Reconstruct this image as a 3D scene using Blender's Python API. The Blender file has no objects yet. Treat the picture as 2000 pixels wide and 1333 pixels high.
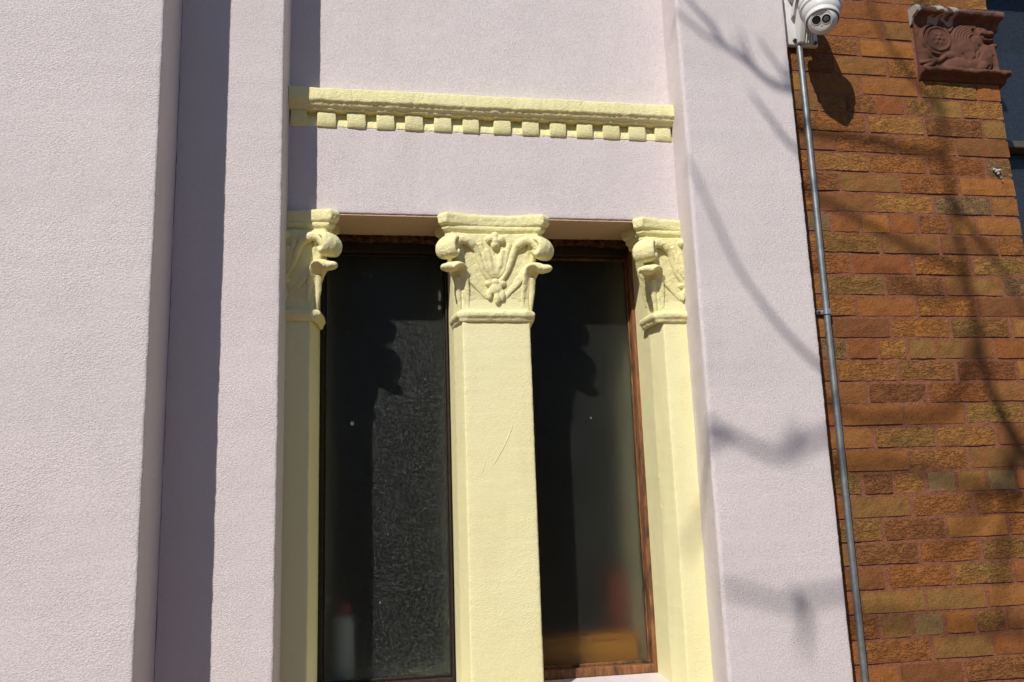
import bpy, bmesh, math, random
import numpy as np
from mathutils import Vector, Matrix, noise

random.seed(11)
SC = bpy.context.scene
COL = SC.collection
ZC = 1.65                       # camera height; z values below are mostly relative to it

# ------------------------------------------------------------------ camera
cam_d = bpy.data.cameras.new('camera')
cam_d.sensor_width = 36.0
cam_d.lens = 36.0 * 1690.0 / 2000.0
cam_d.clip_start = 0.05
cam_d.clip_end = 500.0
cam = bpy.data.objects.new('camera', cam_d)
COL.objects.link(cam)
R0 = Vector((0.984197936, -0.173669535, -0.0345444109))
R1 = Vector((0.0, 0.195100238, -0.980783308))
R2 = Vector((0.177071804, 0.965284823, 0.192017673))
R1 = R2.cross(R0).normalized()
m = Matrix((R0, -R1, -R2)).transposed().to_4x4()
m.translation = (0.0, -2.3, ZC)
cam.matrix_world = m
SC.camera = cam

# ------------------------------------------------------------------ sky, sun, exposure
SUN_V = Vector((0.70, 1.0, -1.17)).normalized()      # the way the light travels
SUN_EL = math.asin(-SUN_V.z)
SUN_ROT = math.atan2(-SUN_V.x, -SUN_V.y) % (2 * math.pi)
world = bpy.data.worlds.new('World')
SC.world = world
world.use_nodes = True
wn = world.node_tree
sky = wn.nodes.new('ShaderNodeTexSky')
sky.sky_type = 'NISHITA'
sky.sun_disc = False
sky.sun_elevation = SUN_EL
sky.sun_rotation = SUN_ROT
sky.air_density = 1.0
sky.dust_density = 0.1
sky.ozone_density = 4.0
bg = wn.nodes['Background']
bg.inputs['Strength'].default_value = 0.100
wn.links.new(sky.outputs[0], bg.inputs['Color'])

sun_d = bpy.data.lights.new('sun', 'SUN')
sun_d.energy = 4.65
sun_d.angle = math.radians(0.53)
sun_d.color = (1.0, 0.95, 0.885)
sun = bpy.data.objects.new('sun', sun_d)
COL.objects.link(sun)
sun.location = (-4, -6, 9)
sun.rotation_euler = SUN_V.to_track_quat('-Z', 'Y').to_euler()

SC.view_settings.view_transform = 'Standard'
SC.view_settings.look = 'None'
SC.view_settings.exposure = 0.0
SC.view_settings.gamma = 1.0
SC.view_settings.use_curve_mapping = False
SC.render.engine = 'CYCLES'
SC.cycles.use_denoising = True
SC.cycles.max_bounces = 10
SC.cycles.transparent_max_bounces = 8
SC.cycles.sample_clamp_indirect = 4.0

# ------------------------------------------------------------------ material helpers
def new_mat(name):
    mt = bpy.data.materials.new(name)
    mt.use_nodes = True
    nt = mt.node_tree
    return mt, nt, nt.nodes['Principled BSDF']

def nd(nt, kind, **kw):
    n = nt.nodes.new(kind)
    for k, v in kw.items():
        if k in n.inputs.keys():
            n.inputs[k].default_value = v
        else:
            setattr(n, k, v)
    return n

def pos(nt, scale=(1, 1, 1), rot=(0, 0, 0)):
    g = nd(nt, 'ShaderNodeNewGeometry')
    mp = nd(nt, 'ShaderNodeMapping')
    mp.inputs['Scale'].default_value = scale
    mp.inputs['Rotation'].default_value = rot
    nt.links.new(g.outputs['Position'], mp.inputs['Vector'])
    return mp.outputs['Vector']

def tex(nt, vec, scale, detail=2.0, rough=0.5, dist=0.0):
    n = nd(nt, 'ShaderNodeTexNoise')
    n.inputs['Scale'].default_value = scale
    n.inputs['Detail'].default_value = detail
    n.inputs['Roughness'].default_value = rough
    n.inputs['Distortion'].default_value = dist
    nt.links.new(vec, n.inputs['Vector'])
    return n.outputs['Fac']

def ramp(nt, src, stops):
    r = nd(nt, 'ShaderNodeValToRGB')
    cr = r.color_ramp
    while len(cr.elements) < len(stops):
        cr.elements.new(0.5)
    for e, (p, c) in zip(cr.elements, stops):
        e.position = p
        e.color = (c[0], c[1], c[2], 1.0) if hasattr(c, '__len__') else (c, c, c, 1.0)
    nt.links.new(src, r.inputs[0])
    return r.outputs['Color']

def mixc(nt, fac, a, b, mode='MIX'):
    n = nd(nt, 'ShaderNodeMix', data_type='RGBA', blend_type=mode)
    for sock, v in ((n.inputs[0], fac), (n.inputs[6], a), (n.inputs[7], b)):
        if isinstance(v, bpy.types.NodeSocket):
            nt.links.new(v, sock)
        elif hasattr(v, '__len__'):
            sock.default_value = (v[0], v[1], v[2], 1.0)
        else:
            sock.default_value = v
    return n.outputs[2]

def math_n(nt, op, a, b=0.0):
    n = nd(nt, 'ShaderNodeMath', operation=op)
    for sock, v in ((n.inputs[0], a), (n.inputs[1], b)):
        if isinstance(v, bpy.types.NodeSocket):
            nt.links.new(v, sock)
        else:
            sock.default_value = v
    return n.outputs[0]

def bump(nt, bsdf, height, strength, dist, prev=None):
    b = nd(nt, 'ShaderNodeBump')
    b.inputs['Strength'].default_value = strength
    b.inputs['Distance'].default_value = dist
    nt.links.new(height, b.inputs['Height'])
    if prev is not None:
        nt.links.new(prev, b.inputs['Normal'])
    if bsdf is not None:
        nt.links.new(b.outputs[0], bsdf.inputs['Normal'])
    return b.outputs[0]

def stucco(name, col, var, grain=165.0, strength=1.0, dist=0.0040, stains=None):
    """sand-finished render: trowelled grain with short dark drags and pin holes, faint cloudiness of the paint"""
    mt, nt, p = new_mat(name)
    v = pos(nt)
    vs = pos(nt, (0.82, 1.0, 1.18), (0.0, 0.6, 0.0))
    area = ramp(nt, tex(nt, v, 6.0, 3.0), [(0.34, 0.40), (0.64, 1.0)])
    g1 = tex(nt, vs, grain, 2.0, 0.5, 0.35)
    # drags: where a noise field crosses its middle value, broken up
    cr = math_n(nt, 'ABSOLUTE', math_n(nt, 'SUBTRACT', tex(nt, vs, grain * 0.95, 1.0, 0.5, 0.4), 0.5))
    cr = ramp(nt, cr, [(0.0, 0.0), (0.05, 1.0)])
    crm = ramp(nt, tex(nt, v, grain * 0.8, 1.0), [(0.42, 1.0), (0.50, 0.0)])
    crease = math_n(nt, 'MAXIMUM', cr, crm)
    vo = nd(nt, 'ShaderNodeTexVoronoi', feature='F1')
    vo.inputs['Scale'].default_value = grain * 1.1
    nt.links.new(vs, vo.inputs['Vector'])
    pit = ramp(nt, vo.outputs['Distance'], [(0.12, 0.0), (0.26, 1.0)])
    h = math_n(nt, 'MULTIPLY', g1, area)
    h = math_n(nt, 'ADD', h, math_n(nt, 'MULTIPLY', crease, 0.22))
    h = math_n(nt, 'ADD', h, math_n(nt, 'MULTIPLY', pit, 0.18))
    n0 = bump(nt, None, tex(nt, v, 8.0, 3.0), 0.25, 0.010)
    bump(nt, p, h, strength, dist, n0)
    c = mixc(nt, ramp(nt, tex(nt, v, 2.1, 4.0, 0.6), [(0.3, 0.0), (0.7, 1.0)]), col, var)
    # darker colour in the creases and holes
    low = math_n(nt, 'SUBTRACT', 1.0, math_n(nt, 'MULTIPLY', crease, pit))
    c = mixc(nt, math_n(nt, 'MULTIPLY', low, 0.07), c, tuple(k * 0.45 for k in col))
    if stains:
        s = ramp(nt, tex(nt, pos(nt, (3.0, 3.0, 0.8)), 3.2, 4.0, 0.65), [(0.56, 0.0), (0.74, 1.0)])
        c = mixc(nt, math_n(nt, 'MULTIPLY', s, 0.6), c, stains)
    nt.links.new(c, p.inputs['Base Color'])
    p.inputs['Roughness'].default_value = 0.82
    p.inputs['Specular IOR Level'].default_value = 0.25
    return mt

M = {}
M['pink'] = stucco('pink_stucco', (0.695, 0.622, 0.612), (0.655, 0.585, 0.580), grain=240.0, strength=0.9, dist=0.0026, stains=(0.615, 0.555, 0.520))
M['yellow'] = stucco('yellow_stucco', (0.83, 0.775, 0.45), (0.81, 0.745, 0.40), grain=230.0, strength=0.6, dist=0.0022, stains=(0.74, 0.67, 0.36))
M['yellow_rough'] = stucco('yellow_lumpy_paint', (0.83, 0.775, 0.425), (0.80, 0.735, 0.36), grain=190.0, strength=0.9, dist=0.0028, stains=(0.72, 0.65, 0.34))
M['ochre'] = stucco('ochre_cream', (0.66, 0.49, 0.34), (0.62, 0.46, 0.33), grain=150.0, strength=0.5)  # ochre cream colour for the lintel's underside

def brick_mat(name, main, alt, rustic):
    mt, nt, p = new_mat(name)
    v = pos(nt)
    oi = nd(nt, 'ShaderNodeObjectInfo')
    f = ramp(nt, tex(nt, v, 9.0, 2.5, 0.6, 0.4), [(0.36, 0.0), (0.66, 1.0)])
    c = mixc(nt, f, main, alt)
    c = mixc(nt, math_n(nt, 'MULTIPLY', ramp(nt, tex(nt, v, 24.0, 4.0, 0.7), [(0.46, 0.0), (0.72, 1.0)]), 0.50), c,
             tuple(k * 0.42 for k in main))
    val = nd(nt, 'ShaderNodeHueSaturation')
    val.inputs['Saturation'].default_value = 1.0
    nt.links.new(math_n(nt, 'ADD', math_n(nt, 'MULTIPLY', oi.outputs['Random'], 0.30), 0.84), val.inputs['Value'])
    nt.links.new(math_n(nt, 'ADD', math_n(nt, 'MULTIPLY', oi.outputs['Random'], 0.012), 0.494), val.inputs['Hue'])
    nt.links.new(c, val.inputs['Color'])
    c = val.outputs['Color']
    # sparkles of sand and dark iron spots
    c = mixc(nt, ramp(nt, tex(nt, v, 330.0, 2.0), [(0.70, 0.0), (0.80, 0.8)]), c, (0.50, 0.33, 0.16))
    c = mixc(nt, ramp(nt, tex(nt, v, 210.0, 2.0), [(0.64, 0.0), (0.74, 0.75)]), c, (0.045, 0.025, 0.015))
    nt.links.new(c, p.inputs['Base Color'])
    p.inputs['Roughness'].default_value = 0.9
    p.inputs['Specular IOR Level'].default_value = 0.2
    if rustic:
        vr = pos(nt, (0.60, 1.0, 1.35), (0.0, 0.38, 0.0))
        h1 = tex(nt, vr, 88.0, 3.0, 0.6, 1.3)
        h1 = ramp(nt, h1, [(0.38, 0.0), (0.50, 0.8), (0.7, 1.0)])
        n1 = bump(nt, None, h1, 1.0, 0.0046)
        bump(nt, p, tex(nt, v, 260.0, 2.0), 0.5, 0.0018, n1)
    else:
        n1 = bump(nt, None, tex(nt, v, 120.0, 4.0, 0.7, 0.5), 1.0, 0.0042)
        bump(nt, p, tex(nt, v, 300.0, 2.0), 0.55, 0.0018, n1)
    return mt

BR = {'O': ((0.335, 0.128, 0.030), (0.27, 0.112, 0.034)), 'B': ((0.225, 0.090, 0.032), (0.195, 0.098, 0.034)),
      'L': ((0.235, 0.155, 0.046), (0.285, 0.140, 0.038)), 'T': ((0.335, 0.172, 0.050), (0.315, 0.140, 0.034)),
      'G': ((0.205, 0.172, 0.085), (0.225, 0.160, 0.062)), 'R': ((0.31, 0.098, 0.030), (0.27, 0.108, 0.032)),
      'K': ((0.26, 0.105, 0.032), (0.22, 0.140, 0.046))}
_mean = (0.280, 0.112, 0.033)
BR = {k: tuple(tuple(c * 0.68 * t_ + m_ * 0.32 for c, m_, t_ in zip(col, _mean, (1.00, 0.94, 0.92))) for col in v) for k, v in BR.items()}
BM = {}
for k, (a, b) in BR.items():
    BM[k] = brick_mat('brick_' + k.lower(), a, b, False)
    BM[k + 'r'] = brick_mat('rough_brick_' + k.lower(), a, b, True)

def simple(name, col, rough=0.6, metal=0.0, noise_amt=0.0, scale=40.0, bstr=0.0, bdist=0.001, spec=0.5, alt=None):
    mt, nt, p = new_mat(name)
    p.inputs['Roughness'].default_value = rough
    p.inputs['Metallic'].default_value = metal
    p.inputs['Specular IOR Level'].default_value = spec
    v = pos(nt)
    if alt is None:
        alt = tuple(k * (1.0 - noise_amt) for k in col)
    f = ramp(nt, tex(nt, v, scale, 4.0, 0.6), [(0.38, 0.0), (0.62, 1.0)])
    nt.links.new(mixc(nt, f, col, alt), p.inputs['Base Color'])
    if bstr:
        bump(nt, p, tex(nt, v, scale * 4, 3.0, 0.6), bstr, bdist)
    return mt

M['mortar'] = simple('red_mortar', (0.300, 0.124, 0.066), 0.95, 0, 0.35, 60.0, 1.0, 0.005, 0.15)
M['terracotta'] = simple('terracotta', (0.135, 0.058, 0.035), 0.85, 0, 0.22, 26.0, 0.45, 0.0015, 0.25)
def peeled():
    mt, nt, p = new_mat('terracotta_with_peeling_paint')
    v = pos(nt, (1, 1, 1))
    base = mixc(nt, ramp(nt, tex(nt, v, 30.0, 3.0), [(0.4, 0.0), (0.6, 1.0)]), (0.145, 0.064, 0.041), (0.095, 0.044, 0.030))
    f = ramp(nt, tex(nt, pos(nt, (1.0, 0.6, 0.8)), 21.0, 3.0, 0.6, 0.3), [(0.535, 0.0), (0.55, 1.0)])
    sep = nd(nt, 'ShaderNodeSeparateXYZ')
    nt.links.new(v, sep.inputs[0])
    lim = ramp(nt, math_n(nt, 'SUBTRACT', sep.outputs[0], 1.0), [(0.99, 1.0), (1.0, 0.0)])
    c = mixc(nt, math_n(nt, 'MULTIPLY', f, lim), base, (0.33, 0.30, 0.25))
    nt.links.new(c, p.inputs['Base Color'])
    p.inputs['Roughness'].default_value = 0.85
    bump(nt, p, math_n(nt, 'ADD', tex(nt, v, 90.0, 3.0), f), 0.5, 0.002)
    return mt
M['peeled'] = peeled()

def wood_frame():
    mt, nt, p = new_mat('weathered_dark_wood')
    v = pos(nt, (1.0, 1.0, 0.12))
    grain = tex(nt, v, 160.0, 4.0, 0.65, 0.4)
    patch = ramp(nt, tex(nt, pos(nt, (1, 1, 0.35)), 24.0, 4.0, 0.65), [(0.32, 0.0), (0.50, 1.0)])
    bare = ramp(nt, grain, [(0.3, (0.09, 0.036, 0.013)), (0.55, (0.23, 0.090, 0.028)), (0.75, (0.34, 0.17, 0.066))])
    c = mixc(nt, patch, (0.030, 0.018, 0.011), bare)
    nt.links.new(c, p.inputs['Base Color'])
    p.inputs['Roughness'].default_value = 0.7
    bump(nt, p, grain, 0.8, 0.002)
    return mt
M['wood'] = wood_frame()
M['black_wood'] = simple('dark_painted_wood', (0.016, 0.013, 0.010), 0.55, 0, 0, 60.0, 0.4, 0.001, 0.3, alt=(0.03, 0.019, 0.012))
M['rust'] = simple('crumbling_rusty_sealant', (0.050, 0.022, 0.010), 0.9, 0, 0, 55.0, 1.0, 0.008, 0.2, alt=(0.19, 0.10, 0.048))

def pane_mat(name, specks, tint, film):
    """obscured glass: rough transmission under a thin film of dust"""
    mt, nt, p = new_mat(name)
    p.inputs['Base Color'].default_value = (tint[0] * 0.85, tint[1] * 0.85, tint[2] * 0.85, 1)
    p.inputs['Transmission Weight'].default_value = 1.0
    p.inputs['Roughness'].default_value = 0.46
    p.inputs['IOR'].default_value = 1.30
    p.inputs['Specular IOR Level'].default_value = 0.25
    v = pos(nt)
    d = nd(nt, 'ShaderNodeBsdfDiffuse')
    d.inputs['Color'].default_value = (0.62, 0.66, 0.64, 1)
    mix = nd(nt, 'ShaderNodeMixShader')
    vo = nd(nt, 'ShaderNodeTexVoronoi', feature='F1')
    vo.inputs['Scale'].default_value = 200.0
    nt.links.new(v, vo.inputs['Vector'])
    dots = ramp(nt, vo.outputs['Distance'], [(0.20, 1.0), (0.36, 0.0)])
    keep = ramp(nt, tex(nt, v, 300.0, 1.0), [(0.46, 0.0), (0.60, 1.0)])
    cloud = ramp(nt, tex(nt, v, 7.0, 3.0), [(0.3, 0.5), (0.7, 1.0)])
    sp = math_n(nt, 'MULTIPLY', math_n(nt, 'MULTIPLY', dots, keep), specks)
    vo2 = nd(nt, 'ShaderNodeTexVoronoi', feature='F1')
    vo2.inputs['Scale'].default_value = 34.0
    nt.links.new(pos(nt, (1, 1, 0.6)), vo2.inputs['Vector'])
    drop = math_n(nt, 'MULTIPLY', ramp(nt, vo2.outputs['Distance'], [(0.05, 1.0), (0.085, 0.0)]),
                  ramp(nt, tex(nt, v, 31.0, 1.0), [(0.61, 0.0), (0.66, 0.5)]))
    fac = math_n(nt, 'ADD', math_n(nt, 'MULTIPLY', cloud, film), math_n(nt, 'ADD', sp, drop))
    nt.links.new(fac, mix.inputs[0])
    nt.links.new(p.outputs[0], mix.inputs[1])
    nt.links.new(d.outputs[0], mix.inputs[2])
    nt.links.new(mix.outputs[0], nt.nodes['Material Output'].inputs['Surface'])
    return mt
M['pane_dusty'] = pane_mat('dusty_obscured_glass', 0.32, (0.70, 0.76, 0.73), 0.004)
M['pane_clean'] = pane_mat('obscured_glass', 0.06, (0.74, 0.77, 0.70), 0.008)

def clear_pane():
    mt, nt, p = new_mat('window_glass')
    p.inputs['Base Color'].default_value = (0.045, 0.055, 0.066, 1)
    p.inputs['Roughness'].default_value = 0.09
    p.inputs['Specular IOR Level'].default_value = 0.5
    tr = nd(nt, 'ShaderNodeBsdfTransparent')
    tr.inputs['Color'].default_value = (0.75, 0.85, 0.95, 1)
    mix = nd(nt, 'ShaderNodeMixShader')
    v = pos(nt)
    nt.links.new(ramp(nt, tex(nt, v, 120.0, 3.0), [(0.4, 0.40), (0.7, 0.60)]), mix.inputs[0])
    nt.links.new(tr.outputs[0], mix.inputs[1])
    nt.links.new(p.outputs[0], mix.inputs[2])
    nt.links.new(mix.outputs[0], nt.nodes['Material Output'].inputs['Surface'])
    return mt
M['glass'] = clear_pane()
M['dull_spot'] = simple('dull_paint_spot', (0.50, 0.48, 0.47), 0.9, 0, 0.3, 90.0)
M['galv'] = simple('galvanised_steel', (0.30, 0.325, 0.33), 0.5, 0.7, 0.25, 45.0, 0.25, 0.0006)
M['galv_new'] = simple('bright_zinc', (0.58, 0.60, 0.60), 0.35, 0.8, 0.2, 45.0)
M['white_plastic'] = simple('white_powder_coat', (0.64, 0.64, 0.62), 0.42, 0, 0.05, 18.0, 0.08, 0.0005, 0.4)
M['grey_plastic'] = simple('pale_grey_plastic', (0.56, 0.56, 0.55), 0.4, 0, 0.04, 18.0)
M['black_gloss'] = simple('black_lens', (0.012, 0.012, 0.013), 0.12, 0, 0.1, 20.0)
M['lens_grey'] = simple('lens_reflector', (0.20, 0.20, 0.21), 0.25, 0.6, 0.3, 60.0)
M['dark_steel'] = simple('dark_screw_steel', (0.10, 0.10, 0.10), 0.4, 0.8, 0.3, 80.0)
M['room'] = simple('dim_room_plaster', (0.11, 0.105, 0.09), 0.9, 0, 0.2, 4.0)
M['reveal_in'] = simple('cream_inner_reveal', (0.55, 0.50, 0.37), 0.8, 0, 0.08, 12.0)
M['reveal_lit'] = simple('lit_inner_reveal', (0.80, 0.74, 0.52), 0.8, 0, 0.08, 12.0)  # brighter copy of the cream, paints in the glow at the pane's right edge
M['white_bottle'] = simple('white_bottle_plastic', (0.70, 0.69, 0.69), 0.45, 0, 0.03, 12.0)
M['red_cap'] = simple('red_cap_plastic', (0.42, 0.03, 0.035), 0.4, 0, 0.1, 20.0)
M['red_jar'] = simple('dark_red_plastic', (0.33, 0.03, 0.025), 0.4, 0, 0.15, 20.0)
M['orange'] = simple('orange_plastic', (0.90, 0.36, 0.015), 0.5, 0, 0.12, 14.0)
M['alu'] = simple('bronze_window_frame', (0.115, 0.105, 0.085), 0.5, 0.3, 0.2, 30.0)
M['slat'] = simple('blue_grey_blind', (0.21, 0.27, 0.34), 0.55, 0, 0.1, 10.0)
M['paving'] = simple('warm_brick_paving', (0.27, 0.165, 0.085), 0.92, 0, 0.25, 6.0, 0.3, 0.002, 0.2)
M['concrete'] = simple('pavement_concrete', (0.36, 0.335, 0.30), 0.92, 0, 0.2, 6.0, 0.3, 0.002, 0.2)
M['asphalt'] = simple('asphalt', (0.055, 0.054, 0.053), 0.9, 0, 0.2, 20.0, 0.4, 0.003, 0.2)
M['far_brick'] = simple('far_brick_wall', (0.085, 0.078, 0.08), 0.9, 0, 0.3, 7.0, 0.2, 0.004, 0.2)
M['far_glass'] = simple('far_window_glass', (0.02, 0.022, 0.026), 0.08, 0, 0.1, 3.0)
M['bark'] = simple('grey_bark', (0.13, 0.105, 0.08), 0.9, 0, 0.4, 30.0, 0.8, 0.006, 0.2)

# ------------------------------------------------------------------ object helpers
def empty(name, loc=(0, 0, 0), parent=None):
    o = bpy.data.objects.new(name, None)
    o.empty_display_size = 0.1
    COL.objects.link(o)
    o.location = loc
    if parent is not None:
        o.parent = parent
    return o

def tag(o, label=None, cat=None, group=None, kind=None):
    if label: o['label'] = label
    if cat: o['category'] = cat
    if group: o['group'] = group
    if kind: o['kind'] = kind
    return o

def mesh_of(bm, name):
    bmesh.ops.recalc_face_normals(bm, faces=bm.faces[:])
    me = bpy.data.meshes.new(name)
    bm.to_mesh(me)
    bm.free()
    return me

def link(name, me, mat, parent=None, smooth=False, angle=None):
    if mat is not None and not me.materials:
        me.materials.append(mat)
    if smooth:
        me.shade_smooth()
        if angle is not None:
            try:
                me.set_sharp_from_angle(angle=math.radians(angle))
            except Exception:
                pass
    o = bpy.data.objects.new(name, me)
    COL.objects.link(o)
    if parent is not None:
        o.parent = parent
        o.matrix_parent_inverse = Matrix.Translation(-parent_world(parent))
    return o

def parent_world(p):
    v = Vector((0, 0, 0))
    while p is not None:
        v = v + p.location + p.matrix_parent_inverse.translation
        p = p.parent
    return v

def build(name, bm, mat, parent=None, smooth=False, angle=35):
    return link(name, mesh_of(bm, name), mat, parent, smooth, angle)

def box(bm, x0, x1, y0, y1, z0, z1):
    vs = [bm.verts.new((x, y, z)) for z in (z0, z1) for y in (y0, y1) for x in (x0, x1)]
    for f in ((0, 1, 3, 2), (4, 6, 7, 5), (0, 4, 5, 1), (2, 3, 7, 6), (0, 2, 6, 4), (1, 5, 7, 3)):
        bm.faces.new([vs[i] for i in f])
    return vs

def bbox(bm, x0, x1, y0, y1, z0, z1, bev=0.003, seg=2):
    """a box with rounded edges, added to bm"""
    t = bmesh.new()
    box(t, x0, x1, y0, y1, z0, z1)
    bmesh.ops.bevel(t, geom=t.edges[:], offset=bev, segments=seg, affect='EDGES', profile=0.5)
    me = bpy.data.meshes.new('tmp')
    t.to_mesh(me); t.free()
    bm.from_mesh(me)
    bpy.data.meshes.remove(me)

def fillet(pts, r, seg=3, anchor=0.0):
    """rounds the corners of a closed profile; gives (point, weight): weight 1 on the arris, 0 on the flats beside it"""
    out = []
    n = len(pts)
    for i in range(n):
        p = Vector(pts[i][:2])
        rr = pts[i][2] if len(pts[i]) > 2 else r
        a = Vector(pts[(i - 1) % n][:2]); b = Vector(pts[(i + 1) % n][:2])
        da = (a - p); db = (b - p)
        rr = min(rr, da.length * 0.45, db.length * 0.45)
        if anchor and da.length > anchor * 2.6:
            out.append((p + da.normalized() * anchor, 0.0))
        if rr <= 1e-5:
            out.append((p, 1.0))
        else:
            pa = p + da.normalized() * rr; pb = p + db.normalized() * rr
            for k in range(seg + 1):
                t = k / seg
                out.append((pa * (1 - t) ** 2 + p * (2 * t * (1 - t)) + pb * t * t, 1.0))
        if anchor and db.length > anchor * 2.6:
            out.append((p + db.normalized() * anchor, 0.0))
    return out

def extrude(pts, axis, t0, t1, n, jit=0.0, jscale=30.0, fil=0.004, seg=3, anchor=0.016):
    """closed profile swept straight along an axis ('z': profile is x,y; 'x': profile is y,z), arrises slightly wavy"""
    bm = bmesh.new()
    prof = fillet(pts, fil, seg, anchor)
    rings = []
    for i in range(n + 1):
        t = t0 + (t1 - t0) * i / n
        ring = []
        for p, w in prof:
            co = Vector((p.x, p.y, t)) if axis == 'z' else Vector((t, p.x, p.y))
            if jit and w:
                d = noise.noise_vector(co * jscale) * jit * 0.6 + noise.noise_vector(co * jscale * 2.9) * jit * 0.7 + noise.noise_vector(co * jscale * 0.15) * jit * 0.8
                if axis == 'z': d.z = 0
                else: d.x = 0
                co = co + d
            ring.append(bm.verts.new(co))
        rings.append(ring)
    k = len(prof)
    for a, b in zip(rings[:-1], rings[1:]):
        for j in range(k):
            bm.faces.new((a[j], a[(j + 1) % k], b[(j + 1) % k], b[j]))
    bm.faces.new(rings[0][::-1]); bm.faces.new(rings[-1])
    return bm

def tube(bm, pts, radii, sides=10, flat=None, cap=True):
    """swept tube; radii may be a number, a list, or a list of (a, b) half-axes"""
    pts = [Vector(p) for p in pts]
    n = len(pts)
    if not hasattr(radii, '__len__'):
        radii = [radii] * n
    prev = None
    rings = []
    for i, p in enumerate(pts):
        t = (pts[min(i + 1, n - 1)] - pts[max(i - 1, 0)]).normalized()
        if prev is None:
            ref = Vector(flat) if flat is not None else (Vector((0, 0, 1)) if abs(t.z) < 0.9 else Vector((1, 0, 0)))
        else:
            ref = prev if flat is None else Vector(flat)
        u = (ref - t * ref.dot(t))
        if u.length < 1e-6:
            u = t.orthogonal()
        u.normalize()
        w = t.cross(u)
        prev = u
        r = radii[i]
        a, b = r if hasattr(r, '__len__') else (r, r)
        rings.append([bm.verts.new(p + u * (a * math.cos(2 * math.pi * k / sides)) + w * (b * math.sin(2 * math.pi * k / sides)))
                      for k in range(sides)])
    for a, b in zip(rings[:-1], rings[1:]):
        for j in range(sides):
            bm.faces.new((a[j], a[(j + 1) % sides], b[(j + 1) % sides], b[j]))
    if cap:
        bm.faces.new(rings[0][::-1]); bm.faces.new(rings[-1])

def smooth_path(pts, n):
    """Catmull-Rom through the points"""
    P = [Vector(p) for p in pts]
    P = [P[0] * 2 - P[1]] + P + [P[-1] * 2 - P[-2]]
    out = []
    m_ = len(P) - 3
    for i in range(n + 1):
        s = i / n * m_
        k = min(int(s), m_ - 1); t = s - k
        a, b, c, d = P[k:k + 4]
        out.append(0.5 * ((2 * b) + (c - a) * t + (2 * a - 5 * b + 4 * c - d) * t * t + (3 * b - a - 3 * c + d) * t ** 3))
    return out

def ellipsoid(bm, c, r, rot=None, u=18, v=12):
    mtx = Matrix.Translation(c) @ (rot.to_4x4() if rot is not None else Matrix.Identity(4)) @ Matrix.Diagonal((r[0], r[1], r[2], 1))
    bmesh.ops.create_uvsphere(bm, u_segments=u, v_segments=v, radius=1.0, matrix=mtx)

def lathe(bm, prof, mtx, n=40):
    """profile of (radius, height) spun about the local z axis of mtx"""
    rings = []
    for r, h in prof:
        if r < 1e-6:
            rings.append([bm.verts.new(mtx @ Vector((0, 0, h)))])
        else:
            rings.append([bm.verts.new(mtx @ Vector((r * math.cos(2 * math.pi * k / n), r * math.sin(2 * math.pi * k / n), h))) for k in range(n)])
    for a, b in zip(rings[:-1], rings[1:]):
        for j in range(n):
            j2 = (j + 1) % n
            if len(a) == 1 and len(b) == 1:
                break
            if len(a) == 1:
                bm.faces.new((a[0], b[j2], b[j]))
            elif len(b) == 1:
                bm.faces.new((a[j], a[j2], b[0]))
            else:
                bm.faces.new((a[j], a[j2], b[j2], b[j]))

def axis_matrix(origin, z_dir, x_hint=(1, 0, 0)):
    z = Vector(z_dir).normalized()
    x = Vector(x_hint); x = (x - z * x.dot(z)).normalized()
    y = z.cross(x)
    mt = Matrix((x, y, z)).transposed().to_4x4()
    mt.translation = origin
    return mt

def fuse(bm, voxel, iters=4, lump=0.0, lscale=60.0):
    """melt overlapping solids into one thick-painted skin; returns a mesh"""
    bmesh.ops.recalc_face_normals(bm, faces=bm.faces[:])
    me = bpy.data.meshes.new('fuse_src')
    bm.to_mesh(me); bm.free()
    o = bpy.data.objects.new('fuse_src', me)
    side = bpy.data.scenes.new('workbench')
    side.collection.objects.link(o)
    rm = o.modifiers.new('r', 'REMESH'); rm.mode = 'VOXEL'; rm.voxel_size = voxel
    sm = o.modifiers.new('s', 'SMOOTH'); sm.iterations = iters; sm.factor = 0.5
    side.view_layers[0].update()
    dg = side.view_layers[0].depsgraph
    ev = o.evaluated_get(dg)
    out = bpy.data.meshes.new_from_object(ev)
    bpy.data.objects.remove(o)
    bpy.data.scenes.remove(side)
    bpy.data.meshes.remove(me)
    if lump:
        out.update()
        n = len(out.vertices)
        co = np.empty(n * 3, np.float32); no = np.empty(n * 3, np.float32)
        out.vertices.foreach_get('co', co); out.vertices.foreach_get('normal', no)
        co = co.reshape(-1, 3); no = no.reshape(-1, 3)
        k = np.array([noise.noise(Vector(c) * lscale) + 0.6 * noise.noise(Vector(c) * lscale * 2.7) for c in co.tolist()], np.float32)
        out.vertices.foreach_set('co', (co + no * (k * lump)[:, None]).ravel())
        out.update()
    return out

def clip(me, name, xmin=None, xmax=None):
    bm = bmesh.new(); bm.from_mesh(me)
    for x, s in ((xmin, -1), (xmax, 1)):
        if x is None: continue
        bmesh.ops.bisect_plane(bm, geom=bm.verts[:] + bm.edges[:] + bm.faces[:], plane_co=(x, 0, 0), plane_no=(s, 0, 0), clear_outer=True)
        ed = [e for e in bm.edges if e.is_boundary]
        if ed:
            bmesh.ops.holes_fill(bm, edges=ed, sides=0)
    if not bm.verts:
        bm.free(); return None
    return mesh_of(bm, name)

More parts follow.
